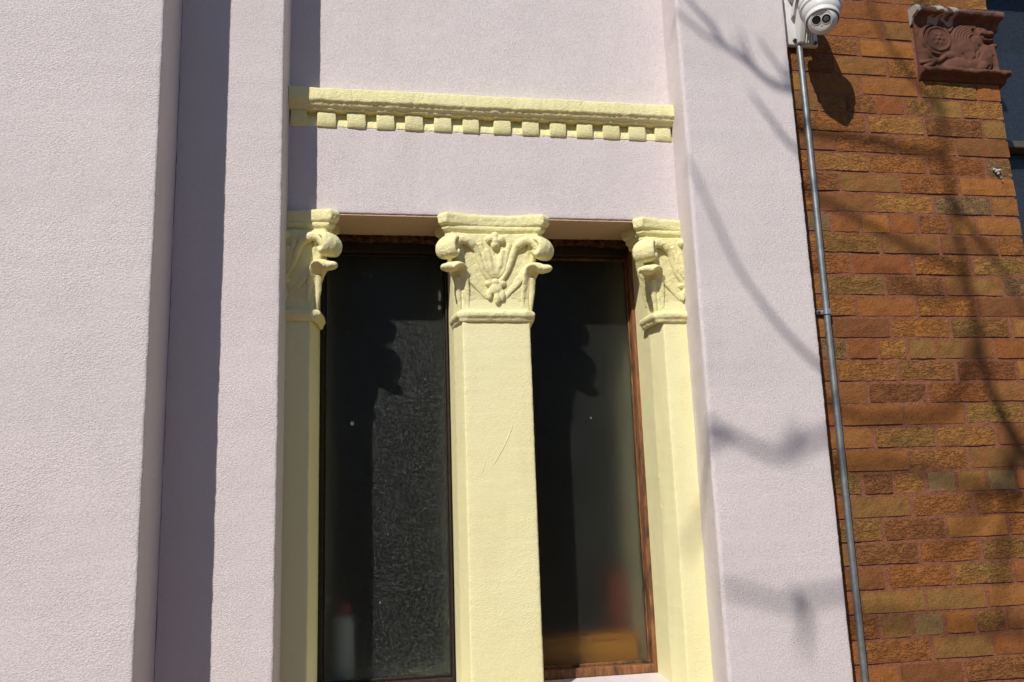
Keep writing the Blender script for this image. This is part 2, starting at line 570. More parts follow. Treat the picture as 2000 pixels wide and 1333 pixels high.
# measured brick joints of the neighbouring wall: row -> (x from, x to, colour; r = rough faced)
BRICKS = {
  18: [ (None, 1.597, 'B'), (1.607, 1.678, 'G'), (1.691, 1.783, 'R'), (1.793, 1.851, 'B'), (1.857, 1.969, 'Lr'), (1.973, 2.064, 'B'), (2.068, None, 'Tr') ],
  17: [ (None, 1.572, 'R'), (1.581, 1.840, 'O') ],
  16: [ (None, 1.511, 'L'), (1.521, 1.732, 'O'), (1.743, 1.839, 'L') ],
  15: [ (None, 1.418, 'B'), (1.427, 1.631, 'Tr'), (1.647, 1.840, 'O') ],
  14: [ (None, 1.532, 'Br'), (1.541, 1.729, 'L'), (1.740, 1.840, 'Tr') ],
  13: [ (None, 1.420, 'L'), (1.431, 1.625, 'B'), (1.637, 1.835, 'O'), (1.851, 2.057, 'Lr'), (2.062, None, 'O') ],
  12: [ (None, 1.468, 'L'), (1.477, 1.567, 'Lr'), (1.576, 1.677, 'Br'), (1.683, 1.777, 'R'), (1.787, 1.883, 'Lr'), (1.893, 1.990, 'L'), (1.999, None, 'Tr') ],
  11: [ (None, 1.410, 'Or'), (1.419, 1.629, 'Or'), (1.646, 1.840, 'Tr'), (1.852, 2.057, 'Br'), (2.067, None, 'L') ],
  10: [ (None, 1.516, 'B'), (1.524, 1.727, 'Or'), (1.742, 1.946, 'Or'), (1.956, None, 'K') ],
  9: [ (None, 1.412, 'Or'), (1.421, 1.623, 'Tr'), (1.633, 1.831, 'Or'), (1.842, 2.045, 'Or'), (2.056, None, 'Gr') ],
  8: [ (None, 1.512, 'Br'), (1.525, 1.723, 'Lb'), (1.736, 1.935, 'Or'), (1.949, None, 'O') ],
  7: [ (None, 1.427, 'Tr'), (1.439, 1.628, 'B'), (1.638, 1.833, 'Tr'), (1.851, 2.047, 'Gr'), (2.057, None, 'T') ],
  6: [ (None, 1.467, 'G'), (1.478, 1.566, 'O'), (1.577, 1.671, 'O'), (1.681, 1.769, 'O'), (1.783, 1.878, 'Or'), (1.899, 1.978, 'T'), (1.992, None, 'O') ],
  5: [ (None, 1.426, 'Tr'), (1.438, 1.626, 'Lr'), (1.640, 1.835, 'L'), (1.849, 2.049, 'B'), (2.060, None, 'Or') ],
  4: [ (None, 1.518, 'Or'), (1.532, 1.730, 'R'), (1.743, 1.940, 'Or'), (1.954, 2.146, 'Lr'), (2.158, None, 'Or') ],
  3: [ (None, 1.427, 'T'), (1.439, 1.628, 'Lr'), (1.640, 1.835, 'Br'), (1.847, 2.046, 'K'), (2.060, None, 'Gr') ],
  2: [ (None, 1.520, 'Or'), (1.533, 1.728, 'O'), (1.741, 1.938, 'Or'), (1.950, 2.151, 'B'), (2.163, None, 'O') ],
  1: [ (None, 1.424, 'O'), (1.437, 1.626, 'B'), (1.640, 1.834, 'Or'), (1.848, 2.047, 'Lr'), (2.066, None, 'T') ],
  0: [ (None, 1.383, 'O'), (1.394, 1.472, 'Gr'), (1.485, 1.576, 'O'), (1.588, 1.674, 'Tr'), (1.690, 1.774, 'L'), (1.786, 1.875, 'L'), (1.888, 1.983, 'K'), (1.994, None, 'O') ],
  -1: [ (None, 1.426, 'B'), (1.439, 1.632, 'Tr'), (1.645, 1.836, 'Br'), (1.850, 2.050, 'Br'), (2.062, None, 'T') ],
  -2: [ (None, 1.524, 'B'), (1.537, 1.728, 'Br'), (1.739, 1.939, 'Or'), (1.951, None, 'B') ],
  -3: [ (None, 1.425, 'O'), (1.437, 1.636, 'O'), (1.649, 1.843, 'O'), (1.858, 2.057, 'Lr'), (2.068, None, 'O') ],
  -4: [ (None, 1.529, 'T'), (1.542, 1.736, 'Lr'), (1.749, 1.945, 'Tr'), (1.959, None, 'B') ],
  -5: [ (None, 1.425, 'Or'), (1.436, 1.634, 'O'), (1.645, 1.840, 'Tr'), (1.853, None, 'L') ],
  -6: [ (None, 1.471, 'Lr'), (1.487, 1.576, 'Br'), (1.591, 1.682, 'Tr'), (1.698, 1.785, 'G'), (1.798, 1.888, 'L'), (1.903, 1.990, 'G'), (2.002, None, 'O') ],
  -7: [ (None, 1.426, 'O'), (1.438, 1.626, 'L'), (1.642, 1.839, 'Or'), (1.852, None, 'Or') ],
  -8: [ (None, 1.523, 'Lr'), (1.537, 1.732, 'Br'), (1.745, 1.940, 'O'), (1.954, None, 'Or') ],
  -9: [ (None, 1.426, 'L'), (1.438, 1.631, 'Br'), (1.644, 1.839, 'Or'), (1.852, None, 'Lr') ],
  -10: [ (None, 1.511, 'B'), (1.533, 1.733, 'Or'), (1.747, 1.937, 'Lr'), (1.950, None, 'O') ],
  -11: [ (None, 1.427, 'O'), (1.439, 1.634, 'L'), (1.647, 1.838, 'L'), (1.851, None, 'O') ],
  -12: [ (None, 1.478, 'Or'), (1.494, 1.580, 'L'), (1.596, 1.686, 'G'), (1.699, 1.788, 'O'), (1.802, 1.889, 'Lr'), (1.900, None, 'B') ],
  -13: [ (None, 1.420, 'O'), (1.432, 1.635, 'Or'), (1.648, 1.836, 'L'), (1.849, None, 'O') ],
  -14: [ (None, 1.525, 'O'), (1.535, 1.730, 'B'), (1.743, None, 'Br') ],
}

DENT = [(-0.187, -0.1445), (-0.1112, -0.0602), (-0.025, 0.0252), (0.0608, 0.1101), (0.1447, 0.1961), (0.231, 0.2815), (0.3183, 0.3648), (0.413, 0.4632), (0.501, 0.5503), (0.5884, 0.6351), (0.6737, 0.7209), (0.7583, 0.8077), (0.8405, 0.8921), (0.927, 0.9759)]

# ================================================================== the street (out of frame, but it bounces light and is reflected)
bm = bmesh.new(); box(bm, -40, 40, -4.2, 3.0, -0.3, 0.0)
tag(build('pavement', bm, M['paving']), 'warm brown brick pavement at the foot of the walls', kind='structure')
bm = bmesh.new(); box(bm, -40, 40, -13.0, -4.2, -0.5, -0.13)
tag(build('road', bm, M['asphalt']), 'asphalt road beyond the pavement', kind='structure')
bm = bmesh.new(); box(bm, -200, 200, -200, 200, -0.9, -0.52)
tag(build('ground', bm, M['concrete']), 'bare ground round the street', kind='structure')

opp = tag(empty('shop_building', (0, -16, 0)), 'low brick building across the road', 'building')
bm = bmesh.new(); box(bm, -22, 22, -24, -16, -0.5, 6.2)
build('wall', bm, M['far_brick'], opp)
bm = bmesh.new(); bbox(bm, -22.3, 22.3, -24.3, -15.7, 6.2, 6.6, 0.05)
build('roof', bm, M['concrete'], opp)
for i in range(9):
    x = -20 + i * 5
    wf = empty('window', (x, -16, 3.0), opp)
    wf.location = Vector((x, -16, 3.0)) - opp.location
    bm = bmesh.new()
    for a in ((x - 1.0, x - 0.9, 2.0, 4.6), (x + 0.9, x + 1.0, 2.0, 4.6), (x - 0.9, x + 0.9, 2.0, 2.1), (x - 0.9, x + 0.9, 4.5, 4.6)):
        box(bm, a[0], a[1], -16.0, -15.93, a[2], a[3])
    build('frame', bm, M['alu'], wf)
    bm = bmesh.new(); box(bm, x - 0.9, x + 0.9, -15.99, -15.97, 2.1, 4.5)
    build('pane', bm, M['far_glass'], wf)

# ================================================================== rendered building
bld = tag(empty('stucco_building', (0.4, 0.129, 0)), 'lilac pink stucco building with yellow columns round two narrow dark windows', 'building')
Z0, Z1 = 0.0, 4.6
# plan of the steps, x and y in metres
YF, YP, YR, YW, YB = -0.193, 0.0, 0.129, 0.330, 0.080   # front slab, piers, recess, window frames, brick face
build('wall_face', extrude([(-4.5, YF), (-0.4795, YF, 0.006), (-0.4747, 0.06, 0.002), (-0.4747, 0.35), (-4.5, 0.35)], 'z', Z0, Z1, 420, 0.0015, 34), M['pink'], bld, True, 60)
build('pier', extrude([(-0.4747, YP, 0.0), (-0.2000, YP, 0.006), (-0.1926, 0.135, 0.003), (-0.1926, 0.45), (-0.4747, 0.45)], 'z', Z0, Z1, 420, 0.0015, 34), M['pink'], bld, True, 60)
pr = build('pier', extrude([(0.9845, 0.45), (0.9845, 0.135, 0.0), (0.9825, 0.110, 0.02), (0.9760, YP, 0.011), (1.3372, YP, 0.005), (1.3390, 0.30)], 'z', Z0, Z1, 420, 0.0015, 34), M['pink'], bld, True, 60)
ZL = ZC + 0.861                                        # underside of the lintel
build('wall_panel', extrude([(YR, ZL, 0.005), (YR, ZC + 1.1265, 0.002), (YR + 0.022, ZC + 1.137, 0.002), (0.45, ZC + 1.137), (0.45, ZL + 0.002)], 'x', -0.1928, 0.9847, 260, 0.0009, 34), M['pink'], bld, True, 60)
build('wall_panel', extrude([(YR + 0.0085, ZC + 1.20, 0.002), (YR + 0.0085, Z1), (0.45, Z1), (0.45, ZC + 1.20)], 'x', -0.1928, 0.9847, 160, 0.0006, 34), M['pink'], bld, True, 60)
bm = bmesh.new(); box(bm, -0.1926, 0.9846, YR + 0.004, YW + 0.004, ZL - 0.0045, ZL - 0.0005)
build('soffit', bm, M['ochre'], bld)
ZS = ZC - 0.487                                        # top of the sill at the frames
build('sill', extrude([(0.36, ZS - 0.004), (0.085, ZS - 0.028, 0.012), (0.085, ZS - 0.10, 0.008), (0.13, ZS - 0.115), (0.36, ZS - 0.115)], 'x', -0.1928, 0.9847, 160, 0.0012, 30), M['pink'], bld, True, 60)
build('wall_panel', extrude([(YR, Z0), (YR, ZS - 0.115), (0.45, ZS - 0.115), (0.45, Z0)], 'x', -0.1928, 0.9847, 60, 0.0009, 34), M['pink'], bld, True, 60)

# ---- room behind the obscured panes
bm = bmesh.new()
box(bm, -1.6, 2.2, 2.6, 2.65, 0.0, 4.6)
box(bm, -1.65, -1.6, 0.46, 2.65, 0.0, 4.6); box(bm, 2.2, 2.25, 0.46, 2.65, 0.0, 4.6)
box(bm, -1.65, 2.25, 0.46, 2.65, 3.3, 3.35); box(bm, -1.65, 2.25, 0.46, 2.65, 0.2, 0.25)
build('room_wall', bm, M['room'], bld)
bm = bmesh.new(); bbox(bm, -0.19, 0.985, 0.36, 0.66, ZS - 0.06, ZS - 0.004, 0.004)
build('inner_sill', bm, M['reveal_in'], bld)

# ---- columns: shaft, astragal, bell, leaves, volutes, abacus
W_ = 0.0985
def shaft_mesh(cx, hl, hr):
    y = YR
    prof = [(cx - hl - 0.0185, y + 0.30), (cx - hl - 0.0175, y + 0.082, 0.006), (cx - hl, y, 0.004), (cx + hr, y, 0.004),
            (cx + hr + 0.0175, y + 0.082, 0.006), (cx + hr + 0.0185, y + 0.30)]
    return mesh_of(extrude(prof, 'z', ZS - 0.03, ZL - 0.02, 260, 0.0012, 40), 'shaft')

H0 = ZC + 0.541                                        # underside of the astragal
def ring_section(hw, y0, depth, ch=0.012, concave=0.0, n=14, corner=0.0):
    """plan outline round the front and both sides of a capital member; returns x,y list (local x)"""
    pts = []
    # left side from the back, hollowed like the front
    for i in range(n + 1):
        t = i / n
        yy = depth + (y0 + corner - depth) * t
        pts.append((-hw + concave * 0.8 * math.sin(math.pi * min(1.0, (1 - t) * 1.0)) * (1 if t > 0 else 1), yy))
    for i in range(n + 1):
        t = i / n
        pts.append((-hw + ch + (2 * hw - 2 * ch) * t, y0 + concave * math.sin(math.pi * t) ** 0.8 if 0 < t < 1 else y0))
    for i in range(n + 1):
        t = i / n
        yy = depth + (y0 + corner - depth) * (1 - t)
        pts.append((hw - concave * 0.8 * math.sin(math.pi * t), yy))
    return pts

def loft(bm, sections):
    """sections: list of (outline, z)"""
    rings = [[bm.verts.new((x, y, z)) for x, y in o] for o, z in sections]
    k = len(rings[0])
    for a, b in zip(rings[:-1], rings[1:]):
        for j in range(k):
            bm.faces.new((a[j], a[(j + 1) % k], b[(j + 1) % k], b[j]))
    bm.faces.new(rings[0][::-1]); bm.faces.new(rings[-1])

DEP = 0.118
cap = {}                                              # local: x from the axis, y from the shaft front (negative = proud), z from the astragal
b = bmesh.new()
loft(b, [(ring_section(0.158, -0.030, DEP, 0.024, 0.026, corner=0.022), 0.283), (ring_section(0.167, -0.042, DEP, 0.024, 0.030, corner=0.024), 0.289),
         (ring_section(0.169, -0.044, DEP, 0.024, 0.030, corner=0.024), 0.312), (ring_section(0.164, -0.038, DEP, 0.024, 0.028, corner=0.024), 0.3215)])
cap['abacus'] = fuse(b, 0.0032, 3, 0.0016, 55)
b = bmesh.new()
for hw, y0, za, zb in ((0.156, -0.030, 0.270, 0.287), (0.147, -0.020, 0.252, 0.273)):
    loft(b, [(ring_section(hw - 0.004, y0 + 0.004, DEP, 0.018, 0.017, corner=0.018), za), (ring_section(hw, y0, DEP, 0.018, 0.017, corner=0.018), za + 0.004),
             (ring_section(hw, y0, DEP, 0.018, 0.017, corner=0.018), zb - 0.004), (ring_section(hw - 0.004, y0 + 0.004, DEP, 0.018, 0.017, corner=0.018), zb)])
cap['necking'] = fuse(b, 0.0030, 3, 0.0012, 60)
b = bmesh.new()
sec = []
for z, hw, y0 in ((0.012, 0.099, 0.003), (0.05, 0.102, 0.000), (0.10, 0.109, -0.007), (0.15, 0.118, -0.013), (0.20, 0.127, -0.018), (0.24, 0.136, -0.022), (0.262, 0.139, -0.022)):
    sec.append((ring_section(hw, y0, DEP, 0.010, 0.003, corner=0.010), z))
loft(b, sec)
cap['bell'] = fuse(b, 0.0032, 3, 0.0016, 60)
b = bmesh.new()
for r, off, z in ((0.0135, 0.006, 0.0205), (0.0075, 0.003, 0.0055)):
    pth = [(-0.112 - off * 0.3, DEP, z - 0.003), (-0.109 - off * 0.5, 0.07, z - 0.001), (-0.100 - off + 0.003, 0.002, z), (-0.085, -off + 0.001, z)]
    pth += [(x, -off + 0.001, z) for x in np.linspace(-0.07, 0.07, 8)]
    pth += [(0.085, -off + 0.001, z), (0.100 + off - 0.003, 0.002, z), (0.109 + off * 0.5, 0.07, z - 0.001), (0.112 + off * 0.3, DEP, z - 0.003)]
    tube(b, pth, r, 12)
cap['astragal'] = fuse(b, 0.0028, 3, 0.0010, 60)

def scroll(sx, pts, width, thick, taper=None):
    """a leaf that climbs the corner of the bell and rolls over outwards"""
    bm_ = bmesh.new()
    P = smooth_path([(sx * (0.098 + 0.7071 * r), 0.004 - 0.7071 * r, z) for r, z in pts], 26)
    n = len(P)
    rad = []
    for i in range(n):
        t = i / (n - 1)
        w = width * (0.40 + 0.60 * min(1.0, t * 1.6)) * (1.0 if taper is None or t < 0.75 else 1.0 - taper * (t - 0.75) / 0.25)
        rad.append((w * 0.5, thick * (0.75 + 0.25 * t)))
    tube(bm_, P, rad, 16, flat=(0.7071 * sx, 0.7071, 0.0))
    e = P[-1]
    return bm_, e
UP = [(0.004, 0.166), (0.010, 0.198), (0.023, 0.228), (0.040, 0.241), (0.059, 0.236), (0.071, 0.219), (0.069, 0.198), (0.056, 0.190), (0.047, 0.202)]
LO = [(-0.016, 0.025), (-0.006, 0.085), (0.008, 0.134), (0.026, 0.158), (0.050, 0.160), (0.064, 0.147)]
for nm, s in (('volute_a', -1), ('volute_b', 1)):
    bm_, e = scroll(s, UP, 0.074, 0.0135)
    c = Vector((s * (0.098 + 0.7071 * 0.052), 0.004 - 0.7071 * 0.052, 0.212))
    ellipsoid(bm_, c, (0.021, 0.034, 0.021), Matrix.Rotation(s * math.pi / 4, 3, 'Z'))
    cap[nm] = fuse(bm_, 0.0026, 3, 0.0011, 60)
for nm, s in (('leaf_a', -1), ('leaf_b', 1)):
    bm_, e = scroll(s, LO, 0.078, 0.0105, 0.35)
    ellipsoid(bm_, e + Vector((-s * 0.004, 0.004, 0.004)), (0.021, 0.030, 0.0125), Matrix.Rotation(s * math.pi / 4, 3, 'Z'))
    # the sharp edge of the leaf down the corner of the bell
    tube(bm_, smooth_path([(s * 0.110, -0.006, 0.130), (s * 0.110, 0.000, 0.095), (s * 0.106, 0.006, 0.055), (s * 0.104, 0.012, 0.024)], 14),
         [0.011, 0.0105, 0.010, 0.0095, 0.009, 0.009, 0.0085, 0.008, 0.0075, 0.007, 0.007, 0.006, 0.006, 0.005, 0.004], 10)
    cap[nm] = fuse(bm_, 0.0026, 3, 0.0011, 60)
b = bmesh.new()
for x, z, r in ((-0.017, 0.243, 0.0135), (0.017, 0.243, 0.0135), (0.0, 0.254, 0.0125), (0.0, 0.226, 0.0130), (0.0, 0.240, 0.013)):
    ellipsoid(b, (x, -0.020, z), (r, r * 1.15, r))
cap['rosette'] = fuse(b, 0.0026, 3, 0.0014, 70)
b = bmesh.new()
for s in (-1, 1):                                     # tulip shaped calyx
    tube(b, smooth_path([(s * 0.006, -0.004, 0.132), (s * 0.024, -0.010, 0.150), (s * 0.030, -0.013, 0.178), (s * 0.036, -0.015, 0.205), (s * 0.046, -0.018, 0.232)], 16), 0.0095, 10)
    tube(b, smooth_path([(s * 0.002, -0.008, 0.140), (s * 0.014, -0.014, 0.165), (s * 0.018, -0.016, 0.190), (s * 0.026, -0.017, 0.214)], 12), (0.0085), 10)
ellipsoid(b, (0, -0.008, 0.168), (0.024, 0.010, 0.040))
cap['calyx'] = fuse(b, 0.0026, 3, 0.0014, 70)
for nm, s in (('stalk_a', -1), ('stalk_b', 1)):
    b = bmesh.new()
    tube(b, smooth_path([(s * 0.010, -0.005, 0.112), (s * 0.030, -0.011, 0.140), (s * 0.045, -0.015, 0.178), (s * 0.057, -0.020, 0.212), (s * 0.080, -0.028, 0.236), (s * 0.108, -0.034, 0.236), (s * 0.128, -0.038, 0.215)], 24),
         [0.0080] * 6 + [0.0100] * 8 + [0.0135] * 11, 12)
    # broad lower leaf face that sweeps from the middle out to the corner
    tube(b, smooth_path([(s * 0.022, 0.004, 0.070), (s * 0.050, -0.001, 0.105), (s * 0.076, -0.006, 0.138), (s * 0.098, -0.014, 0.158), (s * 0.116, -0.022, 0.162)], 18),
         [(0.010 + 0.008 * math.sin(math.pi * i / 18), 0.006 + 0.005 * i / 18) for i in range(19)], 12, flat=(0.0, 0.25, 1.0))
    cap[nm] = fuse(b, 0.0027, 3, 0.0014, 65)
b = bmesh.new()
for x, z, rx, rz, ry in ((-0.020, 0.113, 0.013, 0.011, 0.010), (0.020, 0.113, 0.013, 0.011, 0.010), (0.0, 0.118, 0.014, 0.010, 0.012), (0.0, 0.098, 0.019, 0.018, 0.011),
                        (-0.020, 0.080, 0.0085, 0.017, 0.008), (0.019, 0.078, 0.0085, 0.017, 0.008), (0.003, 0.068, 0.0095, 0.018, 0.010)):
    ellipsoid(b, (x, -0.006, z), (rx, ry, rz))
cap['palmette'] = fuse(b, 0.0026, 3, 0.0012, 75)

COLS = [(-0.215, 0.0885, 0.0885, -0.205, None, 'half column tight against the left pink pier, its top and shaft partly in shadow'),
        (0.4015, W_, W_, None, None, 'free yellow column between the two windows, the only whole one'),
        (0.9965, 0.0850, 0.0830, None, 0.9865, 'half column tight against the right pink pier, fully sunlit')]
KIND = {'abacus': 'abacus', 'necking': 'necking', 'bell': 'bell', 'astragal': 'astragal', 'volute_a': 'volute', 'volute_b': 'volute', 'leaf_a': 'leaf', 'leaf_b': 'leaf',
        'rosette': 'rosette', 'calyx': 'calyx', 'stalk_a': 'stalk', 'stalk_b': 'stalk', 'palmette': 'palmette'}
for cx, hl, hr, xa, xb, lab in COLS:
    col = empty('column', (cx, YR, ZS), bld)
    col.location = Vector((cx, YR, ZS)) - bld.location
    col['label'] = lab
    me = shaft_mesh(cx, hl, hr)
    if xa is not None or xb is not None:
        me = clip(me, 'shaft', xa, xb)
    link('shaft', me, M['yellow'], col, True, 40)
    for key, src in cap.items():
        c2 = src.copy()
        c2.transform(Matrix.Translation((cx, YR, H0)) @ Matrix.Diagonal((1.0, 0.88, 1.0, 1.0)))
        if xa is not None or xb is not None:
            c2 = clip(c2, key, xa, xb)
            if c2 is None: continue
        link(KIND[key], c2, M['yellow_rough'], col, True, 180)

cc = [o for o in bld.children if o.name.startswith('column')][1]
bm = bmesh.new()
tube(bm, smooth_path([(0.438, YR - 0.0005, ZC + 0.235), (0.417, YR - 0.0005, ZC + 0.188), (0.383, YR - 0.0005, ZC + 0.132)], 12), 0.0008, 6)
tube(bm, smooth_path([(0.357, YR - 0.0005, ZC + 0.140), (0.353, YR - 0.0005, ZC + 0.120), (0.345, YR - 0.0005, ZC + 0.105)], 8), 0.0006, 6)
build('scratch', bm, M['yellow'], cc, True, 60)

# ---- dentil cornice
cor = empty('cornice', (0.4, YR, ZC + 1.1), bld); cor.location = Vector((0.4, YR, ZC + 1.1)) - bld.location
cor['label'] = 'yellow cornice with a row of dentils across the pink panel'
zc = ZC
build('fascia', extrude([(YR + 0.06, zc + 1.2385), (0.098, zc + 1.2345, 0.004), (0.096, zc + 1.1965, 0.004), (0.103, zc + 1.190, 0.002), (0.106, zc + 1.183, 0.003), (0.112, zc + 1.179, 0.002), (0.1145, zc + 1.1725, 0.003), (YR + 0.06, zc + 1.170)],
      'x', -0.1935, 0.9835, 300, 0.0018, 32, 0.003, 3, 0.0), M['yellow_rough'], cor, True, 50)
build('dentil_bed', extrude([(YR + 0.06, zc + 1.171), (YR + 0.0085, zc + 1.171, 0.001), (YR + 0.0075, zc + 1.157, 0.003), (YR + 0.001, zc + 1.139, 0.003), (YR - 0.0015, zc + 1.1262, 0.002), (YR + 0.01, zc + 1.1235), (YR + 0.06, zc + 1.1235)],
      'x', -0.1935, 0.9835, 300, 0.0014, 40, 0.003, 3, 0.0), M['yellow_rough'], cor, True, 50)
def dentil(x0, x1, sd):
    t = bmesh.new()
    bbox(t, x0 - 0.0025, x1 + 0.0025, YR - 0.0080, YR + 0.016, zc + 1.1235, zc + 1.1745, 0.0024, 2)
    me = mesh_of(t, 'dentil')
    bm_ = bmesh.new(); bm_.from_mesh(me); bpy.data.meshes.remove(me)
    bmesh.ops.subdivide_edges(bm_, edges=bm_.edges[:], cuts=2, use_grid_fill=True)
    for v in bm_.verts:
        k = (v.co.z - (zc + 1.1245)) / 0.042
        cxx = (x0 + x1) / 2
        v.co.x = cxx + (v.co.x - cxx) * (1.0 - 0.05 * k)
        v.co += noise.noise_vector(v.co * 45 + Vector((sd, 0, 0))) * 0.0015
        if k < 0.15: v.co.y += 0.004 * (0.15 - k) / 0.15
    return bm_
for i, (a, bx) in enumerate(DENT):
    build('dentil', dentil(a, bx, i * 3.7), M['yellow_rough'], cor, True, 60)

# ---- windows
def window(x0, x1, gy, stile, pane, sm, lab):
    w = empty('window', ((x0 + x1) / 2, YW, ZS), bld); w.location = Vector(((x0 + x1) / 2, YW, ZS)) - bld.location
    w['label'] = lab
    zt, zb = ZL - 0.004, ZS - 0.006
    def bar(name, xa, xb, za, zb_, mt, axis):
        if axis == 'z':
            pr_ = [(xa, YW, 0.004), (xb, YW, 0.004), (xb, gy + 0.03), (xa, gy + 0.03)]
            build(name, extrude(pr_, 'z', za, zb_, 120, 0.0014, 30), mt, w, True, 50)
        else:
            pr_ = [(YW, za, 0.004), (YW, zb_, 0.004), (gy + 0.03, zb_), (gy + 0.03, za)]
            build(name, extrude(pr_, 'x', xa, xb, 60, 0.0014, 30), mt, w, True, 50)
    bar('stile', x0, x0 + stile[0], zb, zt, M['black_wood'], 'z')
    bar('stile', x1 - stile[1], x1, zb, zt, sm, 'z')
    bar('top_rail', x0 + stile[0], x1 - stile[1], zt - 0.050, zt, M['black_wood'], 'x')
    bar('bottom_rail', x0 + stile[0], x1 - stile[1], zb, zb + 0.026, sm, 'x')
    # inner bead that holds the pane
    bm_ = bmesh.new()
    a, c = x0 + stile[0], x1 - stile[1]
    for q in ((a, a + 0.005, zb + 0.034, zt - 0.058), (c - 0.005, c, zb + 0.034, zt - 0.058), (a, c, zb + 0.026, zb + 0.034), (a, c, zt - 0.058, zt - 0.050)):
        bbox(bm_, q[0], q[1], gy - 0.008, gy - 0.0005, q[2], q[3], 0.002)
    build('bead', bm_, sm if stile[1] > 0.01 else M['black_wood'], w)
    bm_ = bmesh.new(); box(bm_, a - 0.004, c + 0.004, gy, gy + 0.004, zb + 0.02, zt - 0.045)
    build('pane', bm_, pane, w)
    # crumbling filler between rail and lintel
    bm_ = extrude([(YW - 0.022, ZL - 0.020, 0.003), (YW - 0.014, ZL + 0.001), (YW + 0.01, ZL + 0.001), (YW + 0.01, ZL - 0.026, 0.002)], 'x', x0 + 0.002, x1 - 0.002, 150, 0.0065, 60, 0.002)
    build('sealant', bm_, M['rust'], w, True, 60)
window(-0.1085, 0.281, 0.357, (0.014, 0.007), M['pane_dusty'], M['black_wood'], 'left narrow window with a dusty speckled pane and a white bottle behind it')
window(0.519, 0.897, 0.366, (0.016, 0.016), M['pane_clean'], M['wood'], 'right narrow window with a worn brown frame and orange glow at the bottom')
# paint spots and a smear on the left pane
lw = [o for o in bld.children if o.name.startswith('window')][0]
for x, z, rx, rz in ((-0.0125, ZC + 0.2745, 0.0058, 0.0066), (0.2600, ZC + 0.675, 0.0048, 0.0190), (0.2585, ZC + 0.636, 0.0058, 0.0085), (0.045, ZC + 0.735, 0.0020, 0.0026), (0.020, ZC + 0.742, 0.0016, 0.0020)):
    bm = bmesh.new(); lathe(bm, [(0, 0.0012), (0.7, 0.0009), (1.0, 0.0), (0, 0)], axis_matrix((x, 0.3568, z), (0, -1, 0)), 14)
    for v in bm.verts:
        v.co.x = x + (v.co.x - x) * rx; v.co.z = z + (v.co.z - z) * rz
    build('paint_spot', bm, M['dull_spot'], lw)
# cream inner reveals, seen through the obscured glass
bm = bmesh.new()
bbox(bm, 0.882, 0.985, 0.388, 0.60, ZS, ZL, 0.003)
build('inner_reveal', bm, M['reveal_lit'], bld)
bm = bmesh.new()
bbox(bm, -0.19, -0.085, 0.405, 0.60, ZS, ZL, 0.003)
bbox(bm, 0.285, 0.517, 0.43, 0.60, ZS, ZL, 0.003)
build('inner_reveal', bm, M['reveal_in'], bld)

# ---- things standing on the inner sill
def spun(prof, x, y, z, n=28):
    bm_ = bmesh.new(); lathe(bm_, prof, Matrix.Translation((x, y, z)), n); return bm_
zi = ZS - 0.004
bo = tag(empty('bottle', (-0.0385, 0.425, zi)), 'white bottle with a red cap behind the left window pane', 'bottle')
build('body', spun([(0, 0), (0.029, 0.001), (0.031, 0.006), (0.031, 0.185), (0.027, 0.198), (0.017, 0.205), (0, 0.205)], -0.0385, 0.425, zi), M['white_bottle'], bo, True, 40)
build('cap', spun([(0, 0.205), (0.019, 0.205), (0.020, 0.209), (0.020, 0.236), (0.017, 0.240), (0, 0.240)], -0.0385, 0.425, zi), M['red_cap'], bo, True, 40)
ob = tag(empty('tray', (0.69, 0.47, zi)), 'orange tray lying low behind the right window pane', 'tray')
bm = bmesh.new(); bbox(bm, 0.525, 0.868, 0.420, 0.500, zi, zi + 0.088, 0.012, 3)
build('body', bm, M['orange'], ob, True, 40)
bm = bmesh.new()
for q in ((0.521, 0.872, 0.416, 0.424), (0.521, 0.872, 0.496, 0.504)):
    bbox(bm, q[0], q[1], q[2], q[3], zi + 0.090, zi + 0.100, 0.003)
build('rim', bm, M['orange'], ob)
rj = tag(empty('jar', (0.858, 0.575, zi)), 'dark red jar behind the right window pane near its brown stile', 'jar')
build('body', spun([(0, 0), (0.030, 0.0), (0.033, 0.006), (0.033, 0.24), (0.024, 0.256), (0, 0.256)], 0.858, 0.575, zi), M['red_jar'], rj, True, 40)
build('lid', spun([(0, 0.256), (0.025, 0.256), (0.025, 0.286), (0, 0.288)], 0.858, 0.575, zi), M['red_jar'], rj, True, 40)

# ================================================================== brick building next door
bb = tag(empty('brick_building', (1.75, YB, 0)), 'orange brown brick wall with mixed rustic bricks beside the pink pier', 'building')
JX = 2.1475
bm = bmesh.new()
N1, N2 = 60, 120
box(bm, 1.336, JX - 0.004, YB + 0.0032, YB + 0.40, 0.0, 4.2)
build('mortar', bm, M['mortar'], bb)

